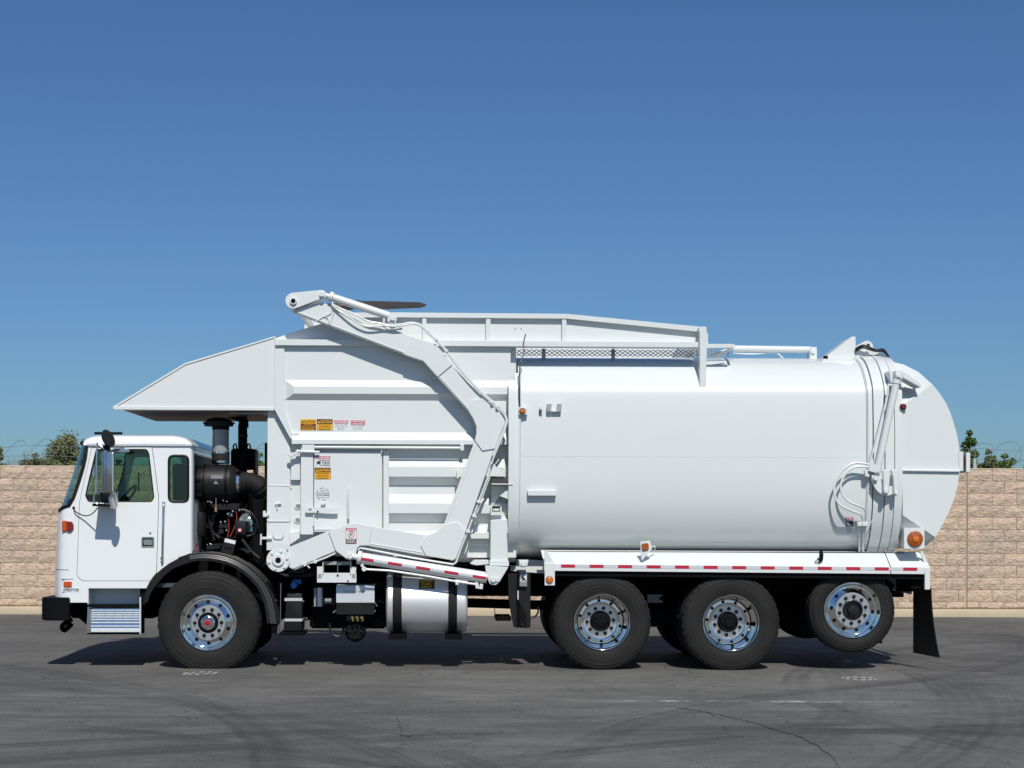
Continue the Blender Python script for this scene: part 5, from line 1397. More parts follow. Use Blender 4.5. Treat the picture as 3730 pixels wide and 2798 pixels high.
wedge([(3283, 1873), (3293, 1880), (3350, 1918), (3407, 1957)], [(3276, 1998, .34), (3292, 1996, .34), (3345, 1990, .30), (3376, 1986, .26)], 'gate_chin')
P('gate_ledge', prism([(3288, 1711), (3497, 1714), (3497, 1719), (3288, 1716)], GN - 0.03, GN + .01, 0.002), 'white', tg)
P('gate_plate', prism([(3492, 1645), (3509, 1645), (3509, 1716), (3480, 1718), (3494, 1700)], GN - 0.01, GN + .02, 0.002), 'white', tg)
P('rear_lamp', pbox(3509, 3514, 1663, 1700, .12, .3, 0.004), 'redl', tg)
P('back_plate', box(X(3494, .3), X(3509, .3), .07, YM - .07, Z(1716, .2), Z(1645, .2), 0.004), 'white', tg)
mp = P('lamp_plate', pbox(3280, 3301, 1470, 1496, GN - 0.03, GN + .02, 0.003), 'white', tg)
lamp(3290, 1482, GN - 0.032, 11.5, tg, 'redl')
lp = P('lamp_plate', pbox(3293, 3368, 1923, 2000, GN - 0.055, GN - 0.04, 0.003), 'white', tg)
P('lamp_box', pbox(3300, 3362, 1930, 1996, GN - 0.04, .3, 0.003), 'white', tg)
c_ = W(3333, 1963, GN - 0.056); r_ = LN(29, 0)
P('turn_lamp', lathe([(r_, 0.002), (r_, -0.010), (r_ * .95, -0.020), (r_ * .6, -0.028), (r_ * .45, -0.028), (r_ * .43, -0.034), (0, -0.036)], c_, 36), 'amberd', tg)
P('turn_lamp_centre', lathe([(r_ * .43, -0.030), (r_ * .40, -0.040), (r_ * .12, -0.044), (0, -0.044)], c_, 28), 'amber', tg)
# lift cylinder of the tailgate
KY = -0.06
P('cylinder_mount', prism([(3238, 1352), (3262, 1348), (3262, 1410), (3247, 1408)], KY + .05, GN + .2, 0.003), 'white', tg)
P('clevis', pbox(3262, 3288, 1350, 1382, KY - .03, KY + .08, 0.004), 'white', tg)
P('clevis_pin', pc(3274, 1369, KY - .045, KY - .02, 10, 20), 'white', tg)
P('clevis_pin_head', pc(3275, 1370, KY - .055, KY - .04, 6, 16), 'white', tg)
P('lift_cylinder', cyl(W(3264, 1398, KY), W(3194, 1722, KY), LN(13), 20, rim=0.004), 'white', tg)
P('cylinder_collar', cyl(W(3267, 1384, KY), W(3264, 1399, KY), LN(15.5), 20, rim=0.003), 'white', tg)
P('cylinder_foot', prism([(3168, 1692), (3180, 1668), (3184, 1690), (3196, 1705), (3204, 1722), (3204, 1728), (3164, 1716)], KY - .03, KY + .05, 0.004), 'white', tg)
P('cylinder_tube', ptube([(3236, 1398, KY), (3234, 1436, KY - .01), (3200, 1570, KY), (3167, 1690, KY)], 0, 0.010, 8), 'white', tg)
P('cylinder_port', ptube([(3258, 1404), (3238, 1402)], KY, 0.010, 8), 'white', tg)
P('strut', prism([(3288, 1357), (3297, 1356), (3356, 1400), (3354, 1412), (3288, 1376)], KY + .02, GN + .12, 0.003), 'white', tg)
rk = P('lock_plate', prism([(3175, 1728), (3208, 1728), (3212, 1766), (3252, 1772), (3252, 1800), (3238, 1806), (3215, 1804), (3196, 1790), (3183, 1770), (3176, 1748)], KY, KY + .03, 0.003), 'white', tg)
P('lock_pin', pc(3191, 1742, KY - .04, KY, 9, 20), 'white', tg)
P('lock_link', prism([(3214, 1711), (3242, 1711), (3243, 1730), (3238, 1797), (3228, 1802), (3218, 1797), (3218, 1740)], KY - .05, KY - .01, 0.008), 'white', tg)
P('lock_link', prism([(3246, 1711), (3270, 1711), (3275, 1735), (3274, 1800), (3266, 1807), (3256, 1803), (3254, 1745)], KY - .03, KY + .03, 0.008), 'white', tg)
P('lock_pin', pc(3229, 1789, KY - .075, KY - .05, 8, 20), 'white', tg)
P('lock_pin', pc(3267, 1797, KY - .045, KY - .03, 6, 20), 'white', tg)
P('cross_head', prism([(3150, 1712), (3166, 1712), (3168, 1738), (3152, 1736)], KY, KY + .06, 0.004), 'white', tg)
for pts in ([(3168, 1693), (3140, 1688), (3112, 1687), (3085, 1700), (3062, 1722), (3044, 1757), (3038, 1791), (3050, 1828), (3072, 1848), (3100, 1860), (3130, 1872), (3141, 1884), (3142, 1908)],
            [(3168, 1702), (3140, 1700), (3112, 1702), (3092, 1714), (3075, 1734), (3062, 1768), (3068, 1800), (3085, 1822), (3110, 1836), (3140, 1848), (3152, 1860), (3155, 1880), (3155, 1908)]):
    n = len(pts)
    q = [(a, b, KY + (0.0 if i < n - 4 else 0.11 * (i - n + 5) / 4)) for i, (a, b) in enumerate(pts)]
    P('hydraulic_hose', ptube(q, 0, 0.0125, 8, smooth=4), 'white', tg)
P('line_clamp', pbox(3124, 3140, 1901, 1917, .03, .12, 0.005), 'white', tank)
P('line_clamp', pbox(3141, 3163, 1901, 1917, .03, .12, 0.005), 'white', tank)
for px in (3131, 3144): P('hard_line', tube([W(px, 1912, .09), W(px, 1945, .12), W(px - 1, 1975, .19), W(px - 1, 2010, .25)], 0.010, 8, smooth=3), 'white', tank)
P('stay_wire', ptube([(3158, 1932, .06), (3181, 1888, .04)], 0, 0.005, 6), 'white', tank)
# rear underside
P('rear_plate', prism([(3233, 2092), (3322, 2094), (3322, 2166), (3246, 2150)], .55, .6, 0.003), 'dgrey')
P('flap_hanger', pbox(3320, 3368, 2085, 2146, .12, .45, 0.005), 'chassis')
bm = nbm(); rows = []
for k in range(9):
    t = k / 8
    lx = 3326; rx = 3390 + 31 * t ** 1.8
    by0, by1 = 2139 + (2378 - 2139) * t, 2142 + (2396 - 2142) * t
    rows.append([W(lx, by0, .50 - .02 * t), W((lx + rx) / 2, (by0 + by1) / 2, .32 - .04 * t), W(rx, by1, .13 - .05 * t * t)])
grid(rows, bm)
r = bmesh.ops.extrude_face_region(bm, geom=list(bm.faces)); bmesh.ops.translate(bm, verts=[v for v in r['geom'] if isinstance(v, bmesh.types.BMVert)], vec=(0.012, 0.004, 0))
P('rear_mud_flap', bm, 'flap')
bm2 = nbm(); grid([[(X(3380, .1) + .03 * t, YM - .55 + .4 * s, Z(2142, .1) + (Z(2390, .1) - Z(2142, .1)) * t) for s in (0, 1)] for t in (0, .5, 1)], bm2)
P('rear_mud_flap', bm2, 'flap')
P('tag_mudguard', tube([W(2960, 2130, .25), W(3020, 2108, .25), W(3110, 2100, .25), W(3200, 2112, .25), W(3250, 2142, .25)], 0.05, 6, smooth=3), 'chassis')
P('rear_beam', box(X(3270, .5), X(3330, .5), .5, YM - .5, Z(2150, .5), Z(2080, .5)), 'chassis')
P('tag_axle_lift', box(X(2900, .9), X(3250, .9), .85, 1.7, .62, .9, 0.02), 'chassis')

# ---- lift arm
AN = 0.02
def arm(far=False):
    f = (lambda b: flip(b)) if far else (lambda b: b)
    root = empty('lift_arm', (X(1500), YM if far else 0.0, Z(1600)), T)
    def A(name, bm, m='white', **k): return P(name, f(bm), m, root, **k)
    segs = [[(1063, 1136), (1100, 1118), (1172, 1101), (1503, 1227), (1478, 1293)],
            [(1640, 1326), (1764, 1452), (1764, 1470), (1720, 1505), (1707, 1499), (1590, 1370)],
            [(1805, 1625), (1697, 1935), (1650, 1935), (1614, 1918), (1731, 1600)],
            [(1350, 1917), (1562, 1951), (1551, 2026), (1340, 1988)],
            [(1053, 1993), (1204, 1932), (1228, 2006), (1066, 2074), (1040, 2060)]]
    for s in segs: A('arm_beam', prism(s, AN, AN + 0.11, 0.005))
    gus = [[(1474, 1293), (1499, 1225), (1587, 1254), (1649, 1328), (1594, 1374), (1542, 1316)],
           [(1714, 1461), (1725, 1455), (1765, 1451), (1843, 1517), (1842, 1535), (1803, 1635), (1757, 1643), (1729, 1604), (1735, 1580), (1735, 1552), (1722, 1522), (1708, 1500)],
           [(1617, 1912), (1666, 1900), (1695, 1935), (1692, 1955), (1661, 2035), (1650, 2042), (1551, 2025), (1531, 1987), (1557, 1950), (1590, 1938)],
           [(1196, 1936), (1276, 1905), (1300, 1906), (1357, 1917), (1345, 1988), (1312, 1988), (1301, 1996), (1297, 2018), (1290, 2034), (1276, 2042), (1264, 2038), (1222, 2007)]]
    for g_ in gus: A('gusset_plate', prism(g_, AN - 0.016, AN + 0.126, 0.005))
    # beam edge strips
    for a, b in (((1072, 1133), (1470, 1284)), ((1600, 1370), (1706, 1490)), ((1738, 1612), (1624, 1912)), ((1350, 1981), (1545, 2014))):
        A('edge_strip', tube([W(a[0], a[1], AN - .002), W(b[0], b[1], AN - .002)], 0.006, 5))
    # pivot disc
    A('pivot_disc', pc(1013, 2041, AN - 0.03, AN + 0.12, 43, 40, 0.004))
    A('pivot_ring', pc(1013, 2041, AN - 0.05, AN - 0.02, 22, 32, 0.004))
    A('pivot_bore', pc(1013, 2041, AN - 0.052, AN - 0.03, 10.5, 24, 0), 'black')
    for k in range(6):
        a = R(k * 60 - 12 + 180); A('bolt', pc(1013 + 33.5 * math.cos(a), 2041 + 33.5 * math.sin(a), AN - 0.045, AN - 0.02, 5.2, 8, 0.002))
    # fork crank
    A('crank_plate', prism(circ(1068, 1096, 29, 16, 70, 250) + [(1060, 1067), (1174, 1056), (1184, 1061), (1188, 1072), (1184, 1086), (1150, 1096)], AN - 0.05, AN + 0.12, 0.005))
    A('crank_boss', pc(1068, 1096, AN - 0.075, AN, 13, 28))
    A('crank_bore', pc(1068, 1096, AN - 0.078, AN - .05, 8.5, 24, 0), 'black')
    A('crank_pin', pc(1172, 1072, AN - 0.08, AN, 9, 20))
    A('fork_cylinder', cyl(W(1207, 1082, AN - .02), W(1420, 1152, AN - .02), LN(14.5), 20, rim=0.004))
    A('cylinder_collar', cyl(W(1200, 1079, AN - .02), W(1213, 1084, AN - .02), LN(19), 20, rim=0.003))
    A('cylinder_rod', cyl(W(1172, 1072, AN - .02), W(1205, 1081, AN - .02), LN(9), 14))
    A('cylinder_clevis', prism([(1417, 1140), (1440, 1153), (1446, 1160), (1440, 1178), (1410, 1170)], AN - .06, AN + .04, 0.004))
    A('clevis_pin', pc(1430, 1160, AN - .085, AN - .05, 8.5, 20))
    A('cylinder_port', ptube([(1210, 1094), (1211, 1112)], AN - .03, 0.013, 8))
    A('cylinder_port', ptube([(1399, 1158), (1398, 1176)], AN - .03, 0.013, 8))
    A('hose_pad', prism([(1395, 1180), (1462, 1186), (1466, 1201), (1410, 1204)], AN - .012, AN + .02, 0.003))
    # hoses over the arm
    hs = [[(1210, 1112), (1235, 1133), (1275, 1158), (1310, 1180), (1345, 1190), (1400, 1186), (1440, 1190), (1480, 1184), (1510, 1180), (1538, 1192), (1560, 1215), (1590, 1243), (1625, 1280), (1680, 1352), (1740, 1420), (1790, 1465), (1815, 1482), (1842, 1522), (1840, 1550), (1820, 1600), (1795, 1660)],
          [(1212, 1110), (1250, 1128), (1300, 1148), (1340, 1170), (1385, 1178), (1420, 1187), (1460, 1182), (1500, 1175), (1535, 1186), (1570, 1218), (1620, 1270), (1690, 1358), (1750, 1424), (1800, 1466), (1825, 1486), (1846, 1525), (1843, 1552), (1826, 1600), (1800, 1662), (1790, 1690)]]
    for h in hs: A('hydraulic_hose', ptube([(a, b, AN - .035 - (.02 if 1250 < a < 1500 else 0)) for a, b in h], 0, 0.0095, 8, smooth=4))
    A('tie_wire', ptube([(1210, 1112), (1206, 1140), (1175, 1155), (1150, 1172), (1135, 1175)], AN - .01, 0.005, 5, smooth=3))
    A('tie_wire', ptube([(1178, 1152), (1195, 1160), (1201, 1184), (1208, 1160), (1216, 1138)], AN - .01, 0.005, 5, smooth=3))
    for a, b in ((1588, 1236), (1626, 1277), (1793, 1465), (1812, 1480)): A('hose_clip', pc(a, b, AN - .06, AN, 6, 10))
    # pipes down the long leg and under the foot
    A('hard_line', ptube([(1790, 1690), (1775, 1745), (1750, 1810), (1725, 1880), (1706, 1930), (1680, 1995), (1662, 2048), (1650, 2056), (1500, 2032), (1312, 1996), (1303, 2003)], AN + .01, 0.011, 8, smooth=0))
    A('hard_line', ptube([(1798, 1668), (1783, 1740), (1752, 1825), (1728, 1880)], AN + .03, 0.008, 8))
    for a, b in ((1744, 1828), (1727, 1880), (1704, 1936), (1440, 2022)): A('line_clip', prism([(a - 8, b - 7), (a + 8, b - 5), (a + 9, b + 6), (a - 7, b + 5)], AN - .02, AN + .05, 0.003))
    A('hard_line', ptube([(1075, 2072), (1110, 2055), (1148, 2046), (1190, 2030), (1228, 2012)], AN + .02, 0.012, 8))
    A('hard_line', ptube([(1070, 2076), (1106, 2062), (1118, 2058), (1128, 2070)], AN + .03, 0.009, 8))
    for a, b in ((1110, 2056), (1148, 2046)): A('line_clip', pc(a, b, AN - .01, AN + .05, 7, 10))
    A('arm_stop', prism([(1766, 1736), (1787, 1677), (1838, 1735)], AN + .03, AN + .10, 0.003))
    if not far:
        A('stop_rubber', pbox(1790, 1838, 1737, 1762, AN + .05, AN + .17, 0.004), 'brownrub')
    # lifting cylinder with reflective tape
    cy0, cy1 = (1305, 2031), (1776, 2105)
    LY = AN + 0.0
    A('lift_cylinder', cyl(W(1318, 2033, LY), W(1774, 2105, LY), LN(20.5), 28, rim=0.004))
    A('cylinder_collar', cyl(W(1302, 2030, LY), W(1317, 2032.5, LY), LN(25), 28, rim=0.004))
    A('cylinder_rod', cyl(W(1276, 2026, LY), W(1304, 2030, LY), LN(11), 16))
    A('rod_pin', pc(1275, 2026, AN - .05, AN, 10.5, 20))
    if not far:
        sl_ = (2105 - 2033) / (1774 - 1318.)
        yt = LY - LN(20.5) - 0.0015
        for k in range(5):
            x0 = 1311 + k * 102.6; y0 = 2028 + (x0 - 1311) * sl_ * 0.985
            def strip(a, b, m, nm):
                ya, yb = y0 + (a - x0) * sl_, y0 + (b - x0) * sl_
                bm = nbm(); rows = []
                for q in range(5):
                    ang = R(-14 + 7 * q + 0)
                    dz = LN(20.8) * math.sin(ang); yy = LY - LN(20.8) * math.cos(ang)
                    p0, p1 = W(a, ya + 6, LY), W(b, yb + 6, LY)
                    rows.append([(p0.x, yy, p0.z + dz), (p1.x, yy, p1.z + dz)])
                grid(rows, bm)
                A(nm, bm, m)
            strip(x0, x0 + 50.5, 'tapered', 'red_reflector')
            if k < 4: strip(x0 + 51, x0 + 102, 'tapew', 'silver_reflector')
    A('cylinder_line', ptube([(1319, 2060), (1321, 2070), (1334, 2074), (1420, 2079), (1560, 2100), (1660, 2118), (1735, 2129)], LY - .02, 0.012, 8))
    A('line_elbow', pc(1326, 2073, LY - .05, LY, 9, 12)); A('line_elbow', pc(1319, 2060, LY - .045, LY, 6, 12))
    A('line_clip', pbox(1658, 1704, 2110, 2121, LY - .02, LY + .05, 0.003)); A('line_clip', pbox(1659, 1670, 2121, 2131, LY - .03, LY + .02, 0.003))
    A('line_block', prism([(1730, 2120), (1742, 2122), (1746, 2145), (1733, 2144)], LY - .03, LY + .03, 0.003))
    A('line_block', prism([(1748, 2126), (1760, 2128), (1758, 2147), (1745, 2146)], LY - .04, LY + .02, 0.003))
    return root
arm(); arm(True)
# anchor of the lifting cylinder
an = empty('arm_anchor', (X(1815, 0), .1, Z(2030)), T)
P('anchor_post', prism([(1787, 1894), (1848, 1890), (1850, 1938), (1847, 1945), (1851, 2044), (1786, 2044)], 0.03, 0.32, 0.006), 'white', an)
P('anchor_head', prism([(1787, 1853), (1793, 1846), (1828, 1846), (1828, 1872), (1835, 1872), (1846, 1892), (1788, 1893)], 0.10, 0.3, 0.004), 'white', an)
P('anchor_cap', pbox(1787, 1828, 1846, 1878, 0.04, 0.2, 0.004), 'white', an)
P('anchor_flange', prism([(1783, 2042), (1854, 2044), (1854, 2063), (1783, 2060)], 0.0, 0.34, 0.004), 'white', an)
P('anchor_lug', prism([(1767, 2060), (1852, 2066), (1822, 2116), (1813, 2127), (1803, 2132), (1791, 2131), (1783, 2126), (1771, 2093)], AN - 0.05, AN + 0.0, 0.004), 'white', an)
P('anchor_lug', prism([(1767, 2060), (1852, 2066), (1822, 2116), (1813, 2127), (1803, 2132), (1791, 2131), (1783, 2126), (1771, 2093)], AN + 0.09, AN + 0.13, 0.004), 'white', an)
P('anchor_pin', pc(1797, 2111, AN - .075, AN - .04, 10.5, 24), 'white', an)
P('pin_keeper', pbox(1806, 1816, 2104, 2120, AN - .065, AN - .04, 0.003), 'white', an)
P('anchor_plate', prism([(1712, 2054), (1728, 2040), (1780, 2040), (1780, 2056), (1735, 2060)], .1, .4, 0.003), 'white', an)
P('spec_label', pbox(1793, 1822, 1843, 1862, 0.034, 0.04, 0), 'dblack', an)
P('shelf_plate', prism([(1790, 1761), (1868, 1762), (1868, 1766), (1790, 1765)], 0.0, .25, 0.001), 'white', an)
P('shelf_gusset', prism([(1820, 1807), (1869, 1766), (1869, 1826)], .06, .09, 0.002), 'white', an)
P('shelf_web', prism([(1790, 1770), (1866, 1770), (1820, 1806), (1790, 1850)], .18, .2, 0.002), 'white', an)
P('cross_tie', prism([(1716, 1941), (1790, 1939), (1790, 1963), (1714, 1963)], .16, .3, 0.004), 'white', an)
# forks stowed over the hopper
for y in (0.62, 1.75):
    bm = prism([(1306, 1096), (1430, 1098), (1530, 1101), (1554, 1109), (1550, 1112), (1530, 1118), (1400, 1123), (1306, 1114)], 0.62, 0.72, 0.004)
    for v in bm.verts: v.co.y += y - 0.62
    P('fork', bm, 'rust')
    P('fork_root', ptube([(1310, 1108, y + .09), (1230, 1120, y + .09), (1130, 1125, y + .09)], 0, 0.05, 8), 'rust')
P('fork_tube', cyl((X(1068), 0.1, Z(1096)), (X(1068), YM - .1, Z(1096)), LN(14), 16), 'white')

# ---- equipment hung on the frame
yQ = 0.28
dt = empty('fluid_tank', W(1067, 2305, yQ), T)
P('tank_shell', prism([(1042, 2160), (1062, 2158), (1100, 2163), (1102, 2190), (1099, 2300), (1032, 2300), (1040, 2200)], yQ, yQ + .4, 0.015, 2), 'plastic', dt)
for a, b in ((2179, 2190), (2254, 2264)): P('tank_strap', pbox(1036, 1101, a, b, yQ - .008, yQ + .41, 0.002), 'strap', dt)
P('filler_cap', pc(1070, 2132, yQ - .02, yQ + .06, 12.5, 24, 0.006), 'blue', dt)
P('filler_neck', pbox(1064, 1098, 2110, 2130, yQ + .08, yQ + .2, 0.01), 'blue', dt)
P('tank_base', pbox(1018, 1108, 2303, 2315, yQ - .02, yQ + .45, 0.004), 'chassis', dt)
P('tank_post', ptube([(1022, 2125), (1020, 2308)], yQ - .01, 0.008, 6), 'steel', dt)
for a, b in ((1005, 2187), (1117, 2253), (1105, 2190), (1004, 2262), (995, 2265)): P('bolt', pc(a, b, yQ - .03, yQ, 3.6, 10), 'steel', dt)
P('filter', lathe([(0.0, Z(2212, .35)), (LN(10, .35), Z(2211, .35)), (LN(10, .35), Z(2143, .35)), (0.0, Z(2142, .35))], (X(1165, .35), .38, 0), 20, axis='Z'), 'dwhite')
P('filter', lathe([(0.0, Z(2212, .35)), (LN(5, .35), Z(2211, .35)), (LN(5, .35), Z(2145, .35)), (0.0, Z(2143, .35))], (X(1148, .35), .38, 0), 16, axis='Z'), 'greyp')
P('spec_plate', pbox(1183, 1207, 2180, 2198, .4, .405, 0.001), 'greyp')
P('filter_bracket', pbox(1135, 1222, 2128, 2215, .44, .5, 0.004), 'chassis')
yV = 0.18
bb = empty('battery_box', W(1295, 2240, yV), T)
bm = nbm(); q = [W(1231, 2127, yV + .16), W(1374, 2127, yV + .16), W(1364, 2133, yV + .02), W(1225, 2133, yV + .02), W(1225, 2195, yV), W(1364, 2195, yV)]
vs = [bm.verts.new(p) for p in q]; bm.faces.new((vs[0], vs[1], vs[2], vs[3])); bm.faces.new((vs[3], vs[2], vs[5], vs[4]))
P('box_lid', bm, 'lid', bb, angle=10)
for j in range(7):
    for i in range(16):
        px, py = 1229 + i * 8.8 + (4.4 if j % 2 else 0), 2138 + j * 8.6
        if px > 1358: continue
        t = (py - 2133) / 62; yy = yV + .02 * (1 - t) - 0.0015
        s = 1 if (i + j) % 2 else -1
        a, b = W(px, py - s * 2.2, yy), W(px + 6, py + s * 2.2, yy)
        if i == 0 and j == 0: trd = nbm()
        add_tube(trd, [a, (a + b) / 2, b], 0.0028, 4)
P('tread_pattern', trd, 'lid', bb, kind='stuff')
P('box_body', pbox(1225, 1364, 2196, 2239, yV + .005, yV + .5, 0.004), 'plastic', bb)
P('box_top', pbox(1228, 1372, 2128, 2196, yV + .17, yV + .5, 0.004), 'black', bb)
for a, b in ((1234, 2204), (1250, 2203), (1268, 2203), (1355, 2204), (1234, 2218), (1355, 2218)): P('bolt', pc(a, b, yV - .004, yV + .01, 2.8, 8), 'nut', bb)
for a, b in ((1367, 2198), (1372, 2206), (1366, 2226)): P('lid_clip', pc(a, b, yV - .02, yV + .05, 3.2, 8), 'steel', bb)
bm = nbm(); a = W(1292, 2155, yV + .01); add_text(bm, 'DO NOT STEP', a.x, a.z, yV + 0.008, LN(80), LN(9), bold=0.006)
P('lettering', bm, 'dgrey', bb, smooth=False)
mf = P('air_manifold', pbox(1261, 1328, 2242, 2264, yV + .02, yV + .15, 0.004), 'black')
for px in (1283, 1300, 1317):
    bm = pc(px, 2250, yV - .03, yV + .02, 5.2, 10); a = W(px + 3, 2250, yV - .02); add_cyl(bm, a, a - Vector((0, 0, .04)), .013, 8)
    P('brass_fitting', bm, 'brass', mf)
P('air_tank', cyl(W(1294, 2300, yV + .05), W(1294, 2300, yV + 1.0), LN(40), 36, rim=0.03), 'black')
for k in range(5):
    a = R(180 + k * 45) if k < 4 else R(90)
    P('fitting', pc(1294 + 30 * math.cos(a) * (1 if k else 1), 2296 + (26 if k == 4 else 0) + 4 * (k % 2), yV + .02, yV + .06, 4, 10), 'nut')
P('air_hose', ptube([(1200, 2270), (1205, 2300), (1218, 2315), (1240, 2316), (1250, 2295), (1248, 2282)], yV + .2, 0.012, 8, smooth=5), 'hoseb')
P('air_hose', ptube([(1212, 2232), (1222, 2226), (1228, 2222)], yV + .05, 0.012, 8), 'steel')
P('gear_housing', box(X(1130, .6), X(1410, .6), .55, 1.2, Z(2290, .6), Z(2110, .6), 0.03), 'chassis')
P('transmission', lathe([(0.0, X(1000, 1.2)), (.25, X(1010, 1.2)), (.27, X(1120, 1.2)), (.2, X(1180, 1.2)), (.12, X(1240, 1.2)), (0.0, X(1250, 1.2))], (0, 1.275, .72), 20, axis='X'), 'chassis')
# white step with opening
sb = empty('service_step', W(1226, 2122, .1), T)
P('step_face', prism_hole(xz([(1155, 2064), (1176, 2064), (1176, 2087), (1278, 2087), (1278, 2064), (1298, 2064), (1298, 2122), (1155, 2122)], .08), [], .08, .11), 'white', sb)
P('step_grate', pbox(1177, 1226, 2046, 2058, .1, .35, 0.002), 'greyp', sb); P('step_grate', pbox(1234, 1277, 2046, 2058, .1, .35, 0.002), 'greyp', sb)
for a in (1176, 1277): P('step_cheek', pbox(a - 1.5, a + 1.5, 2046, 2090, .06, .3, 0.001), 'white', sb)
for py in (2060, 2073, 2083): P('step_rod', ptube([(1177, py), (1277, py)], .25, 0.012, 6), 'black', sb)
for a in (1158, 1282): P('reflector', pbox(a, a + 13, 2091, 2106, .076, .08, 0.001), 'greyp', sb)
P('step_bolt', pc(1267, 2116, .07, .08, 3, 8), 'nut', sb); P('step_stud', pc(1230, 2096, .07, .08, 4, 8), 'nut', sb)
P('step_post', ptube([(1230, 2046), (1230, 2092)], .09, 0.006, 6), 'steel', sb)
# fuel tank
ft = empty('fuel_tank', W(1555, 2303, .4), T)
yT = 0.44; rT = 0.335; zT = Z(2196, .25) + 0.0
xt0, xt1 = X(1406, .2), X(1705, .2)
P('tank_shell', lathe([(0.0, xt0), (rT * .9, xt0 + .004), (rT * .97, xt0 + .014), (rT, xt0 + .03), (rT, xt1 - .03), (rT * .97, xt1 - .014), (rT * .9, xt1 - .004), (0.0, xt1)], (0, yT, zT), 64, axis='X'), 'alum', ft)
for a, b in ((1431, 1464), (1634, 1666)):
    P('tank_strap', lathe([(rT + .002, X(a, .1)), (rT + .008, X(a, .1) + .001), (rT + .008, X(b, .1) - .001), (rT + .002, X(b, .1))], (0, yT, zT), 64, axis='X'), 'rubber', ft)
    P('tank_bracket', box(X(a - 12, .4), X(b + 18, .4), .15, .7, zT - rT - .06, zT - rT - .005, 0.004), 'chassis', ft)
P('drain_plug', pc(1705, 2291, .3, .36, 5, 12), 'steel', ft)
dd = nbm()
def on_tank(px, py):
    p = W(px, py, yT - rT + .05); dz = p.z - zT; p.y = yT - math.sqrt(max(0.0, (rT + .002) ** 2 - dz * dz)); return p
rows = [[on_tank(1526 + 57 * i / 4, 2112 + 33 * k / 6) for i in range(5)] for k in range(7)]
dcl = P('decal', grid(rows), 'dblack', ft)
for k, s in enumerate(('DIESEL', 'FUEL', 'ONLY')):
    bm = nbm(); cz = Z(2117.5 + k * 10.8, .12); add_text(bm, s, X(1554.5, .12), cz, 0, LN((50, 36, 40)[k]), LN(8.2), bold=0.02)
    for v in bm.verts:
        dz = v.co.z - zT; v.co.y = yT - math.sqrt(max(0, (rT + .004) ** 2 - dz * dz))
    P('lettering', bm, 'yel', ft, smooth=False, recalc=False)
# ladder post behind the fuel tank
ld = empty('body_prop', W(1895, 2285, .3), T)
P('prop_plate', prism([(1850, 2090), (1933, 2090), (1933, 2282), (1928, 2288), (1872, 2286), (1862, 2240), (1852, 2180)], .34, .40, 0.004), 'plastic', ld)
P('prop_edge', prism([(1884, 2100), (1891, 2100), (1891, 2286), (1884, 2286)], .30, .34, 0.003), 'chassis', ld)
P('prop_web', prism([(1892, 2190), (1918, 2240), (1918, 2284), (1892, 2284)], .31, .33, 0.002), 'black', ld)
P('prop_bolt', pc(1904, 2276, .28, .34, 6, 14), 'nut', ld)
P('hinge_block', prism([(1890, 2040), (1926, 2040), (1920, 2066), (1893, 2066)], .2, .4, 0.004), 'white', ld)
P('hinge_pin', pc(1907, 2054, .18, .22, 10, 20), 'white', ld)
P('spring', ptube([(1887 + 1.5 * math.sin(k * 2), 2152 + k * 1.5) for k in range(22)], .29, 0.006, 6), 'dwhite', ld)
P('air_line', ptube([(1962, 2210, .35), (1958, 2235, .35), (1945, 2248, .35), (1928, 2252, .35)], 0, 0.010, 8, smooth=5), 'hoseb', ld)
P('step_tread', pbox(1806, 1862, 2246, 2262, .4, .9, 0.004), 'chassis', ld)
P('under_gusset', prism([(1860, 2036), (1985, 2042), (1985, 2090), (1930, 2086), (1860, 2080)], .5, .55, 0.003), 'white')

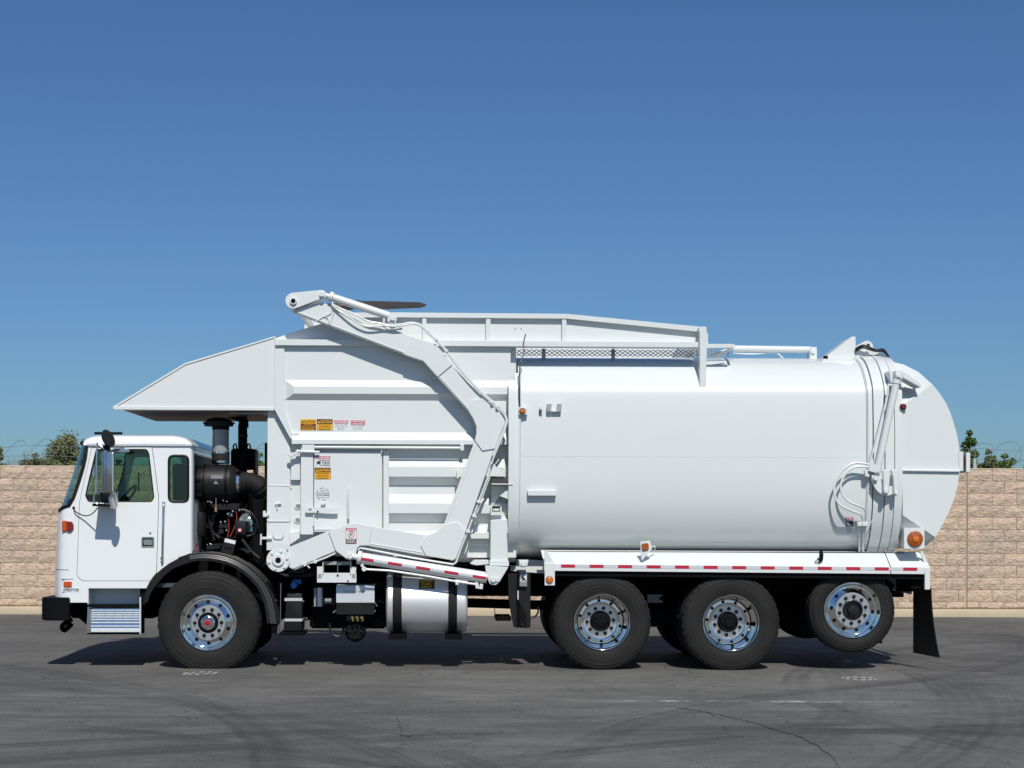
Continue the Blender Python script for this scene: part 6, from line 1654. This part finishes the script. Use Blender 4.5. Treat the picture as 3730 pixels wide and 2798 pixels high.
# ---- decals
def add_words(bm, cx, cz, Y, w, h, seed):
    """a line of fine print too small to read: a row of word-long strokes"""
    rr = random.Random(seed); x = -w / 2
    while x < w / 2 - h:
        l = min(w / 2 - x, rr.uniform(1.6, 4.5) * h)
        bm.faces.new([bm.verts.new((cx + a, Y, cz + b)) for a, b in ((x, -h / 2), (x + l, -h / 2), (x + l, h / 2), (x, h / 2))])
        x += l + h * 0.7
def dec(px0, px1, py0, py1, Y, body, header, hcol, htxt, hmat, hfrac, lines=(), lmat='dblack', parent=None, border=None):
    par = parent or T
    d0 = P('decal', add_prism(nbm(), fillet(xz([(px0, py0), (px1, py0), (px1, py1), (px0, py1)], Y), 0.006, 2), Y - 0.002, Y + 0.002), border or body, par)
    sub = d0 if par is T else par
    h = py1 - py0; w = px1 - px0
    e = 1.4 if border else 0
    if border: P('face', pbox(px0 + e, px1 - e, py0 + e, py1 - e, Y - 0.003, Y, 0), body, sub)
    hy0, hy1 = py0 + 1.4, py0 + h * hfrac
    P('header', pbox(px0 + 1.6, px1 - 1.6, hy0, hy1, Y - 0.004, Y, 0), hcol, sub)
    bm = nbm()
    n = len(htxt)
    for i, s in enumerate(htxt):
        hh = (hy1 - hy0) / n
        c1 = W((px0 + px1) / 2 + 3.5, hy0 + hh * (i + .5), Y); add_text(bm, s, c1.x, c1.z, Y - 0.005, LN(w * .74), LN(hh * .66), bold=0.03)
        a = W(px0 + 4.2, hy0 + hh * (i + .82), Y); s_ = LN(hh * .32)
        bm.faces.new([bm.verts.new(p) for p in ((a.x - s_ * .2, Y - .005, a.z), (a.x + s_ * 1.6, Y - .005, a.z), (a.x + s_ * .7, Y - .005, a.z + s_ * 1.9))])
    P('lettering', bm, hmat, sub, smooth=False, recalc=False)
    if lines:
        bm = nbm(); lh = (py1 - hy1 - 2) / len(lines)
        for i, s in enumerate(lines):
            c1 = W((px0 + px1) / 2, hy1 + 1 + lh * (i + .5), Y)
            if not s: add_words(bm, c1.x, c1.z, Y - 0.005, LN(w * (.8 - .12 * (i % 2))), LN(lh * .4), int(px0) + i); continue
            vs_, fs_, tw, th = text_mesh(s)
            add_text(bm, s, c1.x, c1.z, Y - 0.005, LN(min(w * .88, lh * .62 * tw / th * 1.0)), LN(lh * .58))
        P('lettering', bm, lmat, sub, smooth=False, recalc=False)
    return d0
dec(1094, 1152, 1527, 1568, HN, 'dbrown', None, 'yel', ['CAUTION'], 'dblack', .40, ('MAXIMUM', 'VEHICLE HEIGHT', ''), 'yel', border='yel')
dec(1154, 1212, 1527, 1568, HN, 'yel', None, 'dblack', ['CAUTION'], 'yel', .42, ('', '', '', ''), 'dbrown', border='dbrown')
dec(1215, 1270, 1530, 1567, HN, 'dwhite', None, 'dred', ['DANGER'], 'dwhite', .34, ('STAND CLEAR WHEN', 'PACKER PANEL IS IN', 'MOTION'), 'dgrey')
dec(1276, 1331, 1530, 1566, HN, 'dwhite', None, 'dred', ['DANGER', 'PELIGRO'], 'dwhite', .50, ('DO NOT ENTER', 'NO ENTRE'), 'dgrey')
d1 = dec(1148, 1205, 1660, 1700, DY, 'dwhite', None, 'dred', ['DANGER'], 'dwhite', .32, (), 'dgrey')
bm = nbm()
for i in range(4):
    c1 = W(1188, 1678 + i * 5.6, DY); add_words(bm, c1.x, c1.z, DY - .005, LN(32 - 6 * (i == 2)), LN(2.6), 70 + i)
for q in ([(1164, 1676), (1168, 1674), (1168, 1698), (1164, 1694)], [(1156, 1682), (1164, 1680), (1164, 1689), (1157, 1690), (1153, 1687)], [(1150, 1679), (1157, 1684), (1156, 1686)], [(1150, 1696), (1158, 1688), (1159, 1690)], [(1158, 1674), (1161, 1682), (1159, 1682)]):
    bm.faces.new([bm.verts.new((p.x, DY - .005, p.z)) for p in (W(a, b, DY) for a, b in q)])
P('pictogram', bm, 'dblack', d1, smooth=False, recalc=False)
dec(1146, 1205, 1704, 1746, DY, 'yel', None, 'dbrown', ['CAUTION'], 'yel', .40, ('', '', '', ''), 'dbrown', border='dbrown')
# round dealer emblem
bm = nbm(); lc = (1176, 1800)
for a0 in range(0, 360, 4):
    if (a0 // 20) % 3 == 2 or 160 < a0 < 200 or a0 < 20 or a0 > 340: continue
    q = [W(lc[0] + r * math.cos(R(a)), lc[1] + r * math.sin(R(a)), DY) for r, a in ((21, a0), (23.6, a0), (23.6, a0 + 3.6), (21, a0 + 3.6))]
    bm.faces.new([bm.verts.new((p.x, DY - .002, p.z)) for p in q])
for q in ([(1151, 1795), (1199, 1795), (1199, 1796), (1151, 1796)], [(1151, 1806), (1199, 1806), (1199, 1805), (1151, 1805)], [(1151, 1795), (1152, 1795), (1152, 1806), (1151, 1806)], [(1180, 1796), (1199, 1796), (1199, 1805), (1180, 1805)]):
    bm.faces.new([bm.verts.new((p.x, DY - .002, p.z)) for p in (W(a, b, DY) for a, b in q)])
a = W(1165.5, 1800.5, DY); add_text(bm, 'TRUCK', a.x, a.z, DY - .002, LN(24), LN(6), bold=0.02)
a = W(1176, 1813, DY); add_words(bm, a.x, a.z, DY - .002, LN(28), LN(2.2), 91)
a = W(1176, 1788, DY); add_words(bm, a.x, a.z, DY - .002, LN(18), LN(3), 92)
em = P('dealer_emblem', bm, 'dgrey', hd, smooth=False, recalc=False)
bm = nbm(); a = W(1189.5, 1800.5, DY); add_text(bm, 'SITE', a.x, a.z, DY - .0035, LN(15), LN(6), bold=0.02)
P('emblem_lettering', bm, 'dwhite', hd, smooth=False, recalc=False)
# danger decal on the arm
d2 = dec(1259, 1299, 1924, 1981, AN - 0.017, 'dwhite', None, 'dred', ['DANGER'], 'dwhite', .17, (), 'dgrey', border='dred')
bm = nbm(); Yd = AN - 0.017 - .005
for a0 in range(0, 360, 15):
    q = [W(1279 + r * math.cos(R(a)), 1947 + r * math.sin(R(a)), Yd) for r, a in ((11, a0), (13, a0), (13, a0 + 15), (11, a0 + 15))]
    bm.faces.new([bm.verts.new(p) for p in q])
q = [W(1270, 1955, Yd), W(1271.5, 1956.5, Yd), W(1288, 1939, Yd), W(1286.5, 1937.5, Yd)]; bm.faces.new([bm.verts.new(p) for p in q])
P('prohibition_ring', bm, 'dred', d2, smooth=False, recalc=False)
bm = nbm()
for q in ([(1274, 1942), (1278, 1940), (1281, 1945), (1277, 1953), (1273, 1951)], [(1281, 1945), (1286, 1949), (1285, 1951), (1279, 1948)], [(1277, 1937), (1280, 1937), (1280, 1940), (1277, 1940)]):
    bm.faces.new([bm.verts.new(W(a, b, Yd - .0003)) for a, b in q])
P('pictogram', bm, 'dgrey', d2, smooth=False, recalc=False)
P('decal_foot', pbox(1261, 1297, 1963, 1979, Yd, Yd + .003, 0), 'dblack', d2)
bm = nbm()
for i in range(3):
    a = W(1279, 1966.5 + i * 4.6, Yd); add_words(bm, a.x, a.z, Yd - .001, LN(30), LN(2.2), 95 + i)
P('lettering', bm, 'dwhite', d2, smooth=False, recalc=False)
# danger decal at the rear of the body
Yr = 0.062
def ontank(px, py, o_=0.003):
    z = Z(py, .08, px); y = interp([(z_, y_) for y_, z_ in PRO if z_ < 2.6], z); return Vector((X(px, y, py), y - o_, z))
def patch(pts4, name, m, par, o_, n=6):
    (x0, y0), (x1, y1) = pts4
    return P(name, grid([[ontank(x0 + (x1 - x0) * i / 2, y0 + (y1 - y0) * k / n, o_) for i in range(3)] for k in range(n + 1)]), m, par)
d3 = patch(((3078, 1884), (3108, 1946)), 'decal', 'dwhite', T, 0.002)
patch(((3079, 1885), (3108, 1897)), 'header', 'dred', d3, 0.003, 2)
patch(((3080, 1899), (3107, 1919)), 'pictogram', 'dblack', d3, 0.003, 3)
bm = nbm()
for q in ([(3083, 1905), (3088, 1901), (3093, 1907), (3090, 1915), (3085, 1913)], [(3093, 1906), (3104, 1917), (3101, 1918), (3092, 1909)], [(3087, 1913), (3097, 1911), (3098, 1914), (3088, 1917)]):
    bm.faces.new([bm.verts.new(ontank(a, b, .004)) for a, b in q])
P('pictogram_figure', bm, 'dwhite', d3, smooth=False, recalc=False)
for i in range(5): patch(((3082 + (i % 2), 1923 + i * 4.4), (3105 - (i % 2) * 3, 1924.6 + i * 4.4)), 'text_line', 'dgrey', d3, 0.003, 1)
bm = nbm(); 
for i, s in enumerate(('DANGER', 'PELIGRO')):
    p = ontank(3093.5, 1888 + i * 5.6, .0045); add_text(bm, s, p.x, p.z, p.y - .001, LN(22), LN(3.8), bold=0.02)
P('lettering', bm, 'dwhite', d3, smooth=False, recalc=False)
# warning label on the body prop
d4 = P('decal', pbox(1893, 1920, 2083, 2136, .295, .30, 0), 'dgrey', ld)
P('decal_face', pbox(1895, 1918, 2094, 2119, .293, .297, 0), 'dwhite', ld)
bm = nbm()
for q in ([(1903, 2097), (1907, 2097), (1907, 2101), (1903, 2101)], [(1899, 2103), (1908, 2101), (1911, 2107), (1904, 2112)], [(1904, 2110), (1911, 2107), (1917, 2116), (1914, 2118)], [(1899, 2104), (1902, 2106), (1897, 2111), (1895, 2109)], [(1905, 2110), (1908, 2114), (1900, 2118), (1898, 2116)]):
    bm.faces.new([bm.verts.new(W(a, b, .292)) for a, b in q])
P('pictogram', bm, 'dblack', ld, smooth=False, recalc=False)
bm = nbm(); q = [W(1796, 1853, .0332), W(1819, 1853, .0332), W(1819, 1860, .0332), W(1796, 1860, .0332)]; bm.faces.new([bm.verts.new(v) for v in q])
P('label_field', bm, 'dwhite', an, smooth=False, recalc=False)
